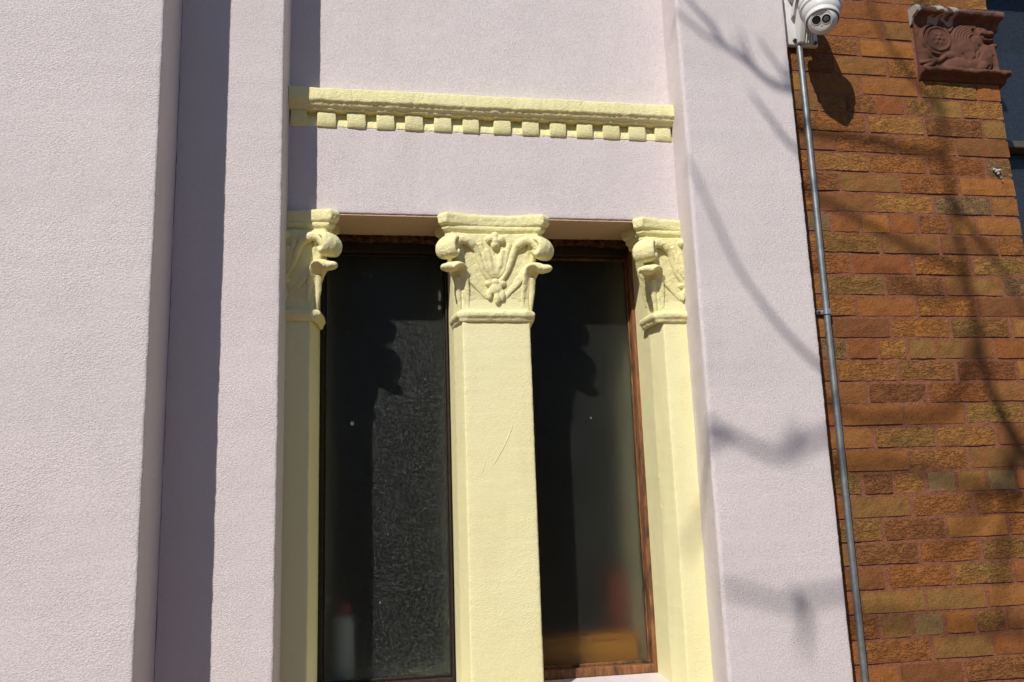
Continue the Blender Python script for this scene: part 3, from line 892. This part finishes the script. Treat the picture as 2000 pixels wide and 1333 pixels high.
def brick_mesh(L, seed, rustic):
    """a brick of length L standing proud of the bed; face in a 5 x 3 grid with worn arrises"""
    h, nx, nz = 0.0565, 6 if L > 0.15 else 4, 3
    bm_ = bmesh.new()
    rnd = random.Random(seed)
    am = 0.0016 if rustic else 0.0008
    grid = []
    for j in range(nz + 1):
        row = []
        for i in range(nx + 1):
            x = -L / 2 + L * i / nx; z = -h / 2 + h * j / nz
            edge = i in (0, nx) or j in (0, nz)
            corner = i in (0, nx) and j in (0, nz)
            y = rnd.uniform(-am, am) + (0.0009 if edge else 0.0) + (0.0006 if corner else 0.0)
            row.append(bm_.verts.new((x + rnd.uniform(-1, 1) * 0.0011, y, z + rnd.uniform(-1, 1) * 0.0010)))
        grid.append(row)
    for j in range(nz):
        for i in range(nx):
            bm_.faces.new((grid[j][i], grid[j][i + 1], grid[j + 1][i + 1], grid[j + 1][i]))
    rim = grid[0] + [grid[j][nx] for j in range(1, nz + 1)] + grid[nz][-2::-1] + [grid[j][0] for j in range(nz - 1, 0, -1)]
    back = [bm_.verts.new((v.co.x * 1.004, 0.03, v.co.z * 1.004)) for v in rim]
    k = len(rim)
    for i in range(k):
        bm_.faces.new((rim[i], rim[(i + 1) % k], back[(i + 1) % k], back[i]))
    return mesh_of(bm_, 'brick')
bmesh_lib = {(t, r): [brick_mesh(L, 31 * i + 7 * r + int(L * 1000), r) for i in range(5)] for t, L in (('s', 0.196), ('h', 0.095)) for r in (0, 1)}
for lib in bmesh_lib.values():
    for me in lib:
        me.materials.append(BM['O'])
rb = random.Random(3)
def brick(k, x0, x1, code):
    L = x1 - x0
    if L < 0.018: return
    r = 1 if code.endswith('r') else 0
    t = 's' if L > 0.145 else 'h'
    me = rb.choice(bmesh_lib[(t, r)])
    o = bpy.data.objects.new('brick', me)
    COL.objects.link(o)
    o.parent = bb
    o.location = Vector(((x0 + x1) / 2, YB + rb.uniform(-0.0015, 0.0015), ZC + 0.4475 + 0.0679 * k + rb.uniform(-0.001, 0.001))) - bb.location
    o.scale = (L / (0.196 if t == 's' else 0.095), 1, 1)
    o.rotation_euler = (0, rb.uniform(-0.005, 0.005), 0)
    o.material_slots[0].link = 'OBJECT'
    o.material_slots[0].material = BM[code]
PL0, PL1 = 1.822, 2.15
for k in range(-23, 24):
    if k in BRICKS:
        row = BRICKS[k]
        for a, c, code in row:
            if len(code) > 1 and code[1] == 'b': code = code[0]
            if a is None: a = 1.3405
            if c is None: c = JX
            # long hidden first piece: break it where it would be behind the pier
            if a < 1.36 and c - a > 0.21:
                brick(k, a, c - 0.205, 'O'); a = c - 0.196
            brick(k, a, c, code)
    else:
        x = 1.3405 - rb.uniform(0.0, 0.15)
        step = 0.095 if k % 6 == 0 else 0.198
        while x < JX - 0.03:
            a, c = max(x, 1.3405), min(x + step, JX)
            if c - a > 0.03: brick(k, a, c, rb.choice(['O', 'Or', 'Lr', 'Br', 'Tr', 'B', 'L']))
            x += step + 0.010

bm = bmesh.new()
for dx, dz, r in ((0, 0, 0.009), (0.010, 0.003, 0.006), (-0.009, 0.005, 0.005), (0.004, -0.009, 0.005), (0.013, -0.022, 0.003), (0.016, -0.034, 0.0025)):
    ellipsoid(bm, (2.086 + dx, YB - 0.004, ZC + 1.046 + dz), (r, 0.006, r * 0.8), None, 10, 6)
build('mortar_splash', bm, M['dull_spot'], bb, True, 60)
# ---- terracotta plaque with a winged beast in relief
pq = empty('terracotta_plaque', (1.99, YB, ZC + 1.36), bb); pq.location = Vector((1.99, YB, ZC + 1.36)) - bb.location
pq['label'] = 'dark red terracotta relief plaque with a winged beast and peeling ledge'
PX0, PX1, PZ0, PZ1 = 1.849, 2.150, ZC + 1.391, ZC + 1.562
GX, GZ = 200, 130
S_, T_ = np.meshgrid(np.linspace(0, 1, GX), np.linspace(0, 1, GZ))
asp = (PX1 - PX0) / (PZ1 - PZ0)
def seg_d(px, py, pts):
    d = np.full(S_.shape, 9.0)
    for (ax, ay), (bx_, by) in zip(pts[:-1], pts[1:]):
        vx, vy = (bx_ - ax) * asp, by - ay
        wx, wy = (px - ax) * asp, py - ay
        t = np.clip((wx * vx + wy * vy) / max(vx * vx + vy * vy, 1e-9), 0, 1)
        d = np.minimum(d, np.hypot(wx - t * vx, wy - t * vy))
    return d
def dome(cx, cy, rx, ry, h, rot=0.0, pw=0.5):
    x = (S_ - cx) * asp; y = T_ - cy
    c, s = math.cos(rot), math.sin(rot)
    q = ((x * c + y * s) / (rx * asp)) ** 2 + ((-x * s + y * c) / ry) ** 2
    return h * np.clip(1 - q, 0, 1) ** pw
def ridge(pts, w, h):
    d = seg_d(S_, T_, pts); return h * np.sqrt(np.clip(1 - (d / w) ** 2, 0, 1))
def groove(pts, w, h):
    d = seg_d(S_, T_, pts); return -h * np.clip(1 - (d / w) ** 2, 0, 1)
def arc(cx, cy, rx, ry, a0, a1, n=24):
    return [(cx + rx * math.cos(math.radians(a0 + (a1 - a0) * i / n)), cy + ry * math.sin(math.radians(a0 + (a1 - a0) * i / n))) for i in range(n + 1)]
# s runs along the plaque, t downwards, heights in mm
up = np.zeros(S_.shape)
add = []
add += [dome(0.27, 0.30, 0.20, 0.34, 9, 0, 0.35)]
add += [ridge(arc(0.27, 0.30, 0.150, 0.245, 0, 360), 0.045, 13)]
add += [ridge(arc(0.27, 0.30, 0.195, 0.33, 95, 265), 0.040, 12)]
add += [ridge([(0.36, 0.07), (0.43, 0.13), (0.475, 0.03)], 0.035, 11)]
for a in range(0, 360, 60):
    add += [dome(0.27 + 0.055 * math.cos(math.radians(a)), 0.30 + 0.095 * math.sin(math.radians(a)), 0.045, 0.065, 13, math.radians(a))]
add += [dome(0.27, 0.30, 0.035, 0.055, 16)]
add += [dome(0.58, 0.42, 0.175, 0.37, 20, 0.25, 0.45)]                               # wing
for i in range(6):
    add += [ridge([(0.585 + 0.020 * i, 0.80 - 0.03 * i)] + arc(0.70, 0.30, 0.245 - 0.035 * i, 0.34 - 0.045 * i, 175, 285, 16), 0.038, 17 + 1.2 * i)]
add += [dome(0.745, 0.30, 0.10, 0.26, 22, -0.2)]                                     # neck and mane
add += [dome(0.84, 0.62, 0.12, 0.33, 24, 0.1)]                                       # chest
add += [dome(0.83, 0.16, 0.115, 0.165, 27, 0.15, 0.45)]                              # head
add += [dome(0.935, 0.145, 0.062, 0.085, 27, 0.3)]                                   # muzzle
add += [ridge([(0.85, 0.28), (0.905, 0.285), (0.945, 0.265)], 0.040, 22)]            # lower jaw
add += [dome(0.79, 0.065, 0.035, 0.06, 26, -0.4)]                                    # ear
add += [ridge([(0.945, 0.40), (0.965, 0.70), (0.968, 0.92)], 0.060, 20)]             # fore leg
add += [dome(0.965, 0.945, 0.055, 0.055, 22)]                                        # paw
add += [dome(0.975, 0.40, 0.035, 0.055, 24)]
add += [dome(0.60, 0.83, 0.30, 0.20, 20, -0.10, 0.5)]                                # body
add += [dome(0.78, 0.86, 0.13, 0.15, 25, -0.45)]                                     # haunch
add += [ridge([(0.30, 0.93), (0.48, 0.90), (0.66, 0.955)], 0.045, 16)]
add += [ridge([(0.05, 0.93), (0.14, 0.86), (0.19, 0.78)], 0.05, 12), ridge([(0.02, 0.83), (0.12, 0.80), (0.22, 0.74)], 0.045, 11), ridge([(0.1, 0.97), (0.25, 0.93)], 0.04, 11)]
add += [ridge([(0.12, 0.55), (0.15, 0.68), (0.24, 0.78), (0.34, 0.66)], 0.05, 10), dome(0.40, 0.64, 0.06, 0.09, 12)]
for a in add: up = np.maximum(up, a)
for g in (groove([(0.855, 0.225), (0.90, 0.225), (0.955, 0.215)], 0.040, 20), groove([(0.86, 0.345), (0.905, 0.335)], 0.045, 14), groove([(0.80, 0.20), (0.825, 0.205)], 0.030, 8),
          groove([(0.715, 0.10), (0.735, 0.20)], 0.045, 12), groove([(0.77, 0.42), (0.78, 0.56), (0.735, 0.70)], 0.025, 7), groove([(0.935, 0.62), (0.938, 0.86)], 0.024, 8),
          groove([(0.74, 0.98), (0.82, 0.93), (0.86, 0.85)], 0.030, 9), groove([(0.545, 0.62), (0.60, 0.78)], 0.022, 6), groove(arc(0.27, 0.30, 0.172, 0.285, 150, 300), 0.022, 8)):
    up = np.maximum(up + g, 0)
k_ = np.array([0.25, 0.5, 0.25])
for _ in range(2):
    up = np.apply_along_axis(lambda a: np.convolve(np.pad(a, 1, 'edge'), k_, 'valid'), 0, up)
    up = np.apply_along_axis(lambda a: np.convolve(np.pad(a, 1, 'edge'), k_, 'valid'), 1, up)
bm = bmesh.new()
vs = []
for j in range(GZ):
    for i in range(GX):
        x = PX0 + 0.002 + (PX1 - PX0 - 0.004) * S_[j, i]; z = PZ1 - (PZ1 - PZ0) * T_[j, i]
        y = YB - 0.006 - 0.001 * up[j, i] * 0.78 + 0.0010 * noise.noise(Vector((x, 0, z)) * 60)
        vs.append(bm.verts.new((x, y, z)))
for j in range(GZ - 1):
    for i in range(GX - 1):
        bm.faces.new((vs[j * GX + i], vs[j * GX + i + 1], vs[(j + 1) * GX + i + 1], vs[(j + 1) * GX + i]))
# skirt back to the block
rim = [vs[i] for i in range(GX)] + [vs[j * GX + GX - 1] for j in range(1, GZ)] + [vs[(GZ - 1) * GX + i] for i in range(GX - 2, -1, -1)] + [vs[j * GX] for j in range(GZ - 2, 0, -1)]
bk = [bm.verts.new((v.co.x, YB + 0.012, v.co.z)) for v in rim]
for i in range(len(rim)):
    bm.faces.new((rim[i], rim[(i + 1) % len(rim)], bk[(i + 1) % len(rim)], bk[i]))
build('relief', bm, M['terracotta'], pq, True, 60)
bm = bmesh.new(); bbox(bm, PX0, PX1, YB + 0.002, YB + 0.14, PZ0 - 0.03, PZ1 + 0.055, 0.003)
build('block', bm, M['terracotta'], pq)
y = YB
build('top_ledge', extrude([(y + 0.03, ZC + 1.622), (y - 0.034, ZC + 1.617, 0.010), (y - 0.046, ZC + 1.604, 0.012), (y - 0.040, ZC + 1.588, 0.006), (y - 0.018, ZC + 1.586, 0.004), (y - 0.010, ZC + 1.574, 0.005), (y - 0.004, ZC + 1.558, 0.003), (y + 0.03, ZC + 1.556)],
      'x', PX0 - 0.008, PX1 + 0.022, 90, 0.0034, 28, 0.006, 3, 0.0), M['peeled'], pq, True, 50)
build('bottom_ledge', extrude([(y + 0.03, ZC + 1.402), (y - 0.028, ZC + 1.400, 0.008), (y - 0.039, ZC + 1.391, 0.010), (y - 0.033, ZC + 1.380, 0.005), (y - 0.012, ZC + 1.377, 0.004), (y - 0.005, ZC + 1.363, 0.004), (y + 0.03, ZC + 1.358)],
      'x', PX0 - 0.002, PX1 + 0.022, 90, 0.0034, 28, 0.006, 3, 0.0), M['terracotta'], pq, True, 50)

# ---- its window at the right edge of the view
wr = empty('window', (2.7, YB + 0.12, ZC), bb); wr.location = Vector((2.7, YB + 0.12, ZC)) - bb.location
wr['label'] = 'dark sash window with pale blinds at the right edge of the brick wall'
gy = YB + 0.165
def wbar(name, x0, x1, y0, y1, z0, z1):
    bm_ = bmesh.new(); bbox(bm_, x0, x1, y0, y1, z0, z1, 0.004)
    build(name, bm_, M['alu'], wr)
wbar('stile', JX - 0.002, JX + 0.040, YB + 0.11, YB + 0.20, ZC - 0.9, ZC + 1.95)
wbar('stile', 3.31, 3.35, YB + 0.11, YB + 0.20, ZC - 0.9, ZC + 1.95)
wbar('meeting_rail', JX + 0.040, 3.31, YB + 0.125, YB + 0.20, ZC + 1.195, ZC + 1.222)
wbar('rail', JX + 0.040, 3.31, YB + 0.11, YB + 0.20, ZC + 1.90, ZC + 1.95)
wbar('rail', JX + 0.040, 3.31, YB + 0.11, YB + 0.20, ZC - 0.90, ZC - 0.86)
for z0, z1, yy in ((ZC - 0.86, ZC + 1.195, gy + 0.012), (ZC + 1.222, ZC + 1.90, gy)):
    bm = bmesh.new(); box(bm, JX + 0.038, 3.312, yy, yy + 0.004, z0, z1)
    build('pane', bm, M['glass'], wr)
zz = ZC - 0.5
bmz = bmesh.new(); bbox(bmz, JX + 0.045, 3.29, gy + 0.055, gy + 0.0572, -0.011, 0.011, 0.0005, 1)
sl_me = mesh_of(bmz, 'slat'); sl_me.materials.append(M['slat'])
while zz < ZC + 1.62:
    o = bpy.data.objects.new('slat', sl_me); COL.objects.link(o); o.parent = wr
    o.location = Vector((0, 0, zz)) - parent_world(wr)
    # tilt about its own long axis
    c0 = Vector((0, gy + 0.056, 0))
    o.matrix_local = Matrix.Translation(Vector((0, 0, zz)) - parent_world(wr)) @ Matrix.Translation(c0) @ Matrix.Rotation(math.radians(28), 4, 'X') @ Matrix.Translation(-c0)
    zz += 0.0215
bm = bmesh.new(); box(bm, JX, 3.36, YB + 0.45, YB + 0.47, 0.3, 4.0)
box(bm, JX - 0.02, JX, YB + 0.40, YB + 0.47, 0.3, 4.0); box(bm, 3.35, 3.37, YB + 0.2, YB + 0.47, 0.3, 4.0)
build('room_wall', bm, M['room'], bb)
bm = bmesh.new(); box(bm, 3.35, 6.0, YB, YB + 0.4, 0.0, 4.2)
box(bm, JX - 0.003, 3.35, YB, YB + 0.4, 0.0, ZC - 0.9); box(bm, JX - 0.003, 3.35, YB, YB + 0.4, ZC + 1.95, 4.2)
build('wall', bm, M['far_brick'], bb)

# ================================================================== security camera
BX, BY, BZ = 1.412, -0.088, ZC + 1.449                 # centre of the ball
sc_ = tag(empty('security_camera', (1.43, YB, ZC + 1.45)), 'white turret security camera with two round lenses on the brick wall', 'camera')
bm = bmesh.new(); bbox(bm, 1.350, 1.483, YB - 0.020, YB - 0.001, ZC + 1.446, ZC + 1.640, 0.007, 3)
bp = build('back_plate', bm, M['white_plastic'], sc_, True, 40)
for x, z in ((1.398, ZC + 1.462), (1.470, ZC + 1.458), (1.392, ZC + 1.618), (1.468, ZC + 1.626)):
    bm = bmesh.new(); lathe(bm, [(0, 0.008), (0.0035, 0.008), (0.0062, 0.0055), (0.0062, 0.0), (0, 0.0)], axis_matrix((x, YB - 0.020, z), (0, -1, 0)), 14)
    box(bm, x - 0.0045, x + 0.0045, YB - 0.0295, YB - 0.0275, z - 0.0010, z + 0.0010)
    build('screw', bm, M['dark_steel'], bp, True, 40)
# hood: a wedge that grows outwards as it rises, with stepped ribs on its right flank
def wedge(bm_, x0, x1, zb, zt, yb, yt, draft=0.004):
    y0 = YB - 0.019
    vs_ = [bm_.verts.new(p) for p in ((x0, y0, zb), (x1, y0, zb), (x1, y0, zt), (x0, y0, zt),
           (x0 + draft, YB - 0.019 - yb, zb + 0.004), (x1 - draft, YB - 0.019 - yb, zb + 0.004), (x1 - draft, YB - 0.019 - yt, zt), (x0 + draft, YB - 0.019 - yt, zt))]
    for f in ((0, 1, 2, 3), (4, 7, 6, 5), (0, 4, 5, 1), (1, 5, 6, 2), (2, 6, 7, 3), (3, 7, 4, 0)):
        bm_.faces.new([vs_[i] for i in f])
def bevelled(fn, off=0.0025):
    t = bmesh.new(); fn(t)
    bmesh.ops.recalc_face_normals(t, faces=t.faces[:])
    bmesh.ops.bevel(t, geom=t.edges[:], offset=off, segments=2, affect='EDGES', profile=0.5)
    return t
build('hood', bevelled(lambda t: wedge(t, 1.405, 1.432, ZC + 1.449, ZC + 1.668, 0.012, 0.090)), M['white_plastic'], sc_, True, 40)
for i in range(4):
    build('rib', bevelled(lambda t: wedge(t, 1.4315 + 0.0095 * i, 1.4395 + 0.0095 * i, ZC + 1.449 + 0.002 * i, ZC + 1.585 - 0.022 * i, 0.010 - 0.001 * i, 0.052 - 0.011 * i, 0.002), 0.0015), M['white_plastic'], sc_, True, 40)
# slanted side fin of the hood
bm = bmesh.new()
tube(bm, [(1.393, YB - 0.030, ZC + 1.545), (1.400, YB - 0.055, ZC + 1.600), (1.412, YB - 0.085, ZC + 1.650)], [(0.008, 0.004)] * 3, 8, flat=(0, -1, 0.3))
build('fin', bm, M['white_plastic'], sc_, True, 40)
AX = Vector((-0.13, -0.26, -0.95)).normalized()       # the dome looks down and a little out
ball = Vector((BX, BY, BZ))
bm = bmesh.new()
tube(bm, [(1.418, YB - 0.02, ZC + 1.625), (1.414, YB - 0.08, ZC + 1.630), tuple(ball - AX * 0.090)], [0.034, 0.036, 0.040], 24)
build('arm', bm, M['white_plastic'], sc_, True, 40)
HM = axis_matrix(ball - AX * 0.052, AX)
bm = bmesh.new()
lathe(bm, [(0, -0.034), (0.056, -0.034), (0.0625, -0.030), (0.0645, -0.022), (0.0645, -0.005), (0.0625, -0.002), (0.0610, -0.002), (0.0610, 0.001), (0.0635, 0.002), (0.0632, 0.012),
           (0.0600, 0.016), (0.0585, 0.017), (0.0580, 0.021), (0.0560, 0.033), (0.0525, 0.040), (0.0508, 0.042), (0.0502, 0.056), (0.0485, 0.058), (0.0472, 0.050), (0.0460, 0.040), (0, 0.038)], HM, 64)
build('dome_housing', bm, M['white_plastic'], sc_, True, 28)
look = Vector((-0.56, -0.70, -0.47)).normalized()
LM = axis_matrix(ball, look, (1, 0, 0))
bm = bmesh.new()
rr = 0.0452
prof = [(0, -rr)]
for i in range(1, 15):
    a = math.pi * i / 18.5
    prof.append((rr * math.sin(a), -rr * math.cos(a)))
hcap = math.sqrt(rr ** 2 - 0.0325 ** 2)
prof += [(0.0325, hcap), (0.0320, hcap + 0.0016), (0.0304, hcap + 0.0018), (0.0298, hcap - 0.0010), (0, hcap - 0.0010)]
lathe(bm, prof, LM, 48)
eye = build('eyeball', bm, M['white_plastic'], sc_, True, 30)
bm = bmesh.new(); lathe(bm, [(0, 0.0014), (0.0284, 0.0014), (0.0292, 0.0006), (0.0292, -0.004), (0, -0.004)], axis_matrix(ball + look * hcap, look), 40)
build('face_plate', bm, M['grey_plastic'], eye, True, 30)
ex, ey = LM.col[0].to_3d(), LM.col[1].to_3d()
rgt = ex; upv = look.cross(ex)
if upv.z < 0: upv = -upv
def disc(name, dx, dz, r, h, mat, par, ring=0.0):
    o_ = ball + look * (hcap + 0.0012) + rgt * dx + upv * dz
    bm_ = bmesh.new()
    if ring:
        lathe(bm_, [(r, 0.0), (r + ring, 0.0), (r + ring, h), (r + ring * 0.3, h * 1.25), (r, h * 0.3)], axis_matrix(o_, look), 32)
    else:
        lathe(bm_, [(0, h), (r * 0.8, h), (r, h * 0.4), (r, -0.001), (0, -0.001)], axis_matrix(o_, look), 32)
    return build(name, bm_, mat, par, True, 40)
disc('lens', -0.0140, -0.0025, 0.0130, 0.0012, M['black_gloss'], eye)
disc('lens_ring', -0.0140, -0.0025, 0.0130, 0.0014, M['white_plastic'], eye, 0.0016)
disc('lamp', 0.0140, 0.0035, 0.0130, 0.0008, M['black_gloss'], eye)
disc('lamp_reflector', 0.0140, 0.0035, 0.0080, 0.0014, M['lens_grey'], eye)
disc('lens_ring', 0.0140, 0.0035, 0.0130, 0.0014, M['white_plastic'], eye, 0.0016)
disc('microphone', 0.0055, -0.0175, 0.0018, 0.0008, M['black_gloss'], eye)

# ================================================================== conduit
cd = tag(empty('conduit', (1.412, YB - 0.012, 0)), 'grey galvanised conduit running down the bricks from the security camera', 'pipe')
P = smooth_path([(1.4175, YB - 0.0125, ZC + 1.452), (1.4165, YB - 0.0125, ZC + 1.0), (1.4140, YB - 0.0120, ZC + 0.55), (1.4125, YB - 0.0120, ZC + 0.1), (1.4105, YB - 0.0125, ZC - 0.5), (1.410, YB - 0.0125, ZC - 1.6)], 60)
bm = bmesh.new(); tube(bm, P, 0.0100, 20)
build('pipe', bm, M['galv'], cd, True, 60)
bm = bmesh.new()
zs = ZC + 0.5615
lathe(bm, [(0.0102, -0.0085), (0.0132, -0.008), (0.0132, 0.008), (0.0102, 0.0085)], Matrix.Translation((1.4142, YB - 0.012, zs)), 28)
bbox(bm, 1.3825, 1.404, YB - 0.0068, YB - 0.0045, zs - 0.0065, zs + 0.0065, 0.001)
stp = build('strap', bm, M['galv_new'], cd, True, 40)
bm = bmesh.new(); lathe(bm, [(0, 0.004), (0.003, 0.004), (0.0045, 0.002), (0.0045, 0), (0, 0)], axis_matrix((1.392, YB - 0.0068, zs), (0, -1, 0)), 12)
build('screw', bm, M['dark_steel'], stp, True, 40)

# ================================================================== bare street tree whose branches shade the right pier and the bricks
tr = tag(empty('street_tree', (0.33, -2.86, 0)), 'slender bare street tree whose branch shadows fall on the wall', 'tree')
def off(x, z, t, y=0.0):
    return Vector((x, y, z + ZC)) - SUN_V * t
TRK = [Vector((0.40, -2.95, -0.02)), Vector((0.38, -2.93, 1.6)), Vector((0.30, -2.90, 3.4)), off(2.20, -0.20, 5, YB), off(2.02, 0.144, 5, YB), off(1.94, 0.353, 5, YB)]
bm = bmesh.new(); tube(bm, smooth_path(TRK, 40), list(np.linspace(0.050, 0.0145, 41)), 12)
build('trunk', bm, M['bark'], tr, True, 60)
TW = [
    ([(1.94, 0.353), (1.934, 0.501), (1.924, 0.668), (1.908, 0.873), (1.905, 1.103), (1.918, 1.322), (1.90, 1.7), (1.95, 2.2)], 5.0, 0.0145, 0.006, YB),
    ([(2.02, 0.144), (1.957, 0.075), (1.829, -0.067), (1.70, -0.16)], 5.6, 0.014, 0.006, YB),
    ([(2.02, 0.144), (1.96, -0.05), (1.90, -0.20), (1.89, -0.30), (1.83, -0.42)], 5.8, 0.015, 0.006, YB),
    ([(1.905, 1.103), (1.75, 1.20), (1.55, 1.235), (1.40, 1.245), (1.284, 1.27), (1.251, 1.289), (1.222, 1.317), (1.184, 1.352), (1.139, 1.382), (1.109, 1.419), (1.087, 1.456), (1.059, 1.492), (1.02, 1.54), (0.96, 1.62)], 3.6, 0.0125, 0.0045, 0),
    ([(1.40, 1.245), (1.330, 1.285), (1.297, 1.337), (1.263, 1.387), (1.245, 1.43)], 3.8, 0.0085, 0.003, 0),
    ([(1.139, 1.382), (1.114, 1.40), (1.065, 1.423), (1.018, 1.461), (0.977, 1.497), (0.93, 1.54)], 3.9, 0.007, 0.0035, 0),
    ([(1.222, 1.317), (1.213, 1.328), (1.195, 1.398), (1.184, 1.457)], 4.0, 0.0055, 0.003, 0),
    ([(1.92, 0.70), (1.70, 0.86), (1.48, 0.98), (1.322, 1.065), (1.254, 1.158), (1.218, 1.208), (1.20, 1.24)], 4.3, 0.012, 0.004, 0),
    ([(1.934, 0.501), (1.75, 0.36), (1.55, 0.33), (1.43, 0.335), (1.332, 0.384), (1.23, 0.49), (1.159, 0.59), (1.103, 0.683), (1.044, 0.831), (0.998, 0.958), (0.955, 1.05)], 4.6, 0.011, 0.004, 0),
    ([(1.957, 0.075), (1.75, 0.13), (1.55, 0.185), (1.40, 0.19), (1.292, 0.168), (1.193, 0.129), (1.117, 0.145), (1.043, 0.187), (0.978, 0.225), (0.93, 0.25)], 6.0, 0.014, 0.007, 0),
    ([(1.193, 0.129), (1.22, 0.16), (1.255, 0.21)], 6.0, 0.012, 0.006, 0),
    ([(1.043, 0.187), (0.96, 0.17), (0.91, 0.12), (0.86, 0.05), (0.84, 0.0)], 6.0, 0.013, 0.006, 0),
    ([(1.89, -0.30), (1.65, -0.28), (1.45, -0.25), (1.26, -0.262), (1.167, -0.278), (1.079, -0.253), (0.98, -0.228)], 6.4, 0.012, 0.007, 0),
    ([(1.20, -0.26), (1.213, -0.31), (1.206, -0.37), (1.19, -0.42)], 6.4, 0.015, 0.005, 0),
    ([(1.905, 0.95), (1.99, 0.80), (2.06, 0.70), (2.12, 0.55)], 5.0, 0.013, 0.006, YB),
    ([(1.918, 1.25), (1.80, 1.40), (1.72, 1.56), (1.68, 1.8)], 5.0, 0.012, 0.005, YB),
    ([(1.924, 0.668), (1.80, 0.60), (1.70, 0.66), (1.62, 0.70)], 5.0, 0.010, 0.005, YB),
]
root_t = {0: 5.0}
for pts, t, r0, r1, yy in TW:
    n = max(16, 5 * len(pts))
    if t < 5.0 and yy == 0:       # swing out of the main limb towards the wall
        q = [off(x, z, 5.0 + (t - 5.0) * min(1.0, i / 2.0), YB if i == 0 else 0) for i, (x, z) in enumerate(pts)]
    else:
        q = [off(x, z, t if i else 5.0, yy) for i, (x, z) in enumerate(pts)]
    bm = bmesh.new(); tube(bm, smooth_path(q, n), list(np.linspace(r0, r1, n + 1)), 8)
    build('branch', bm, M['bark'], tr, True, 60)
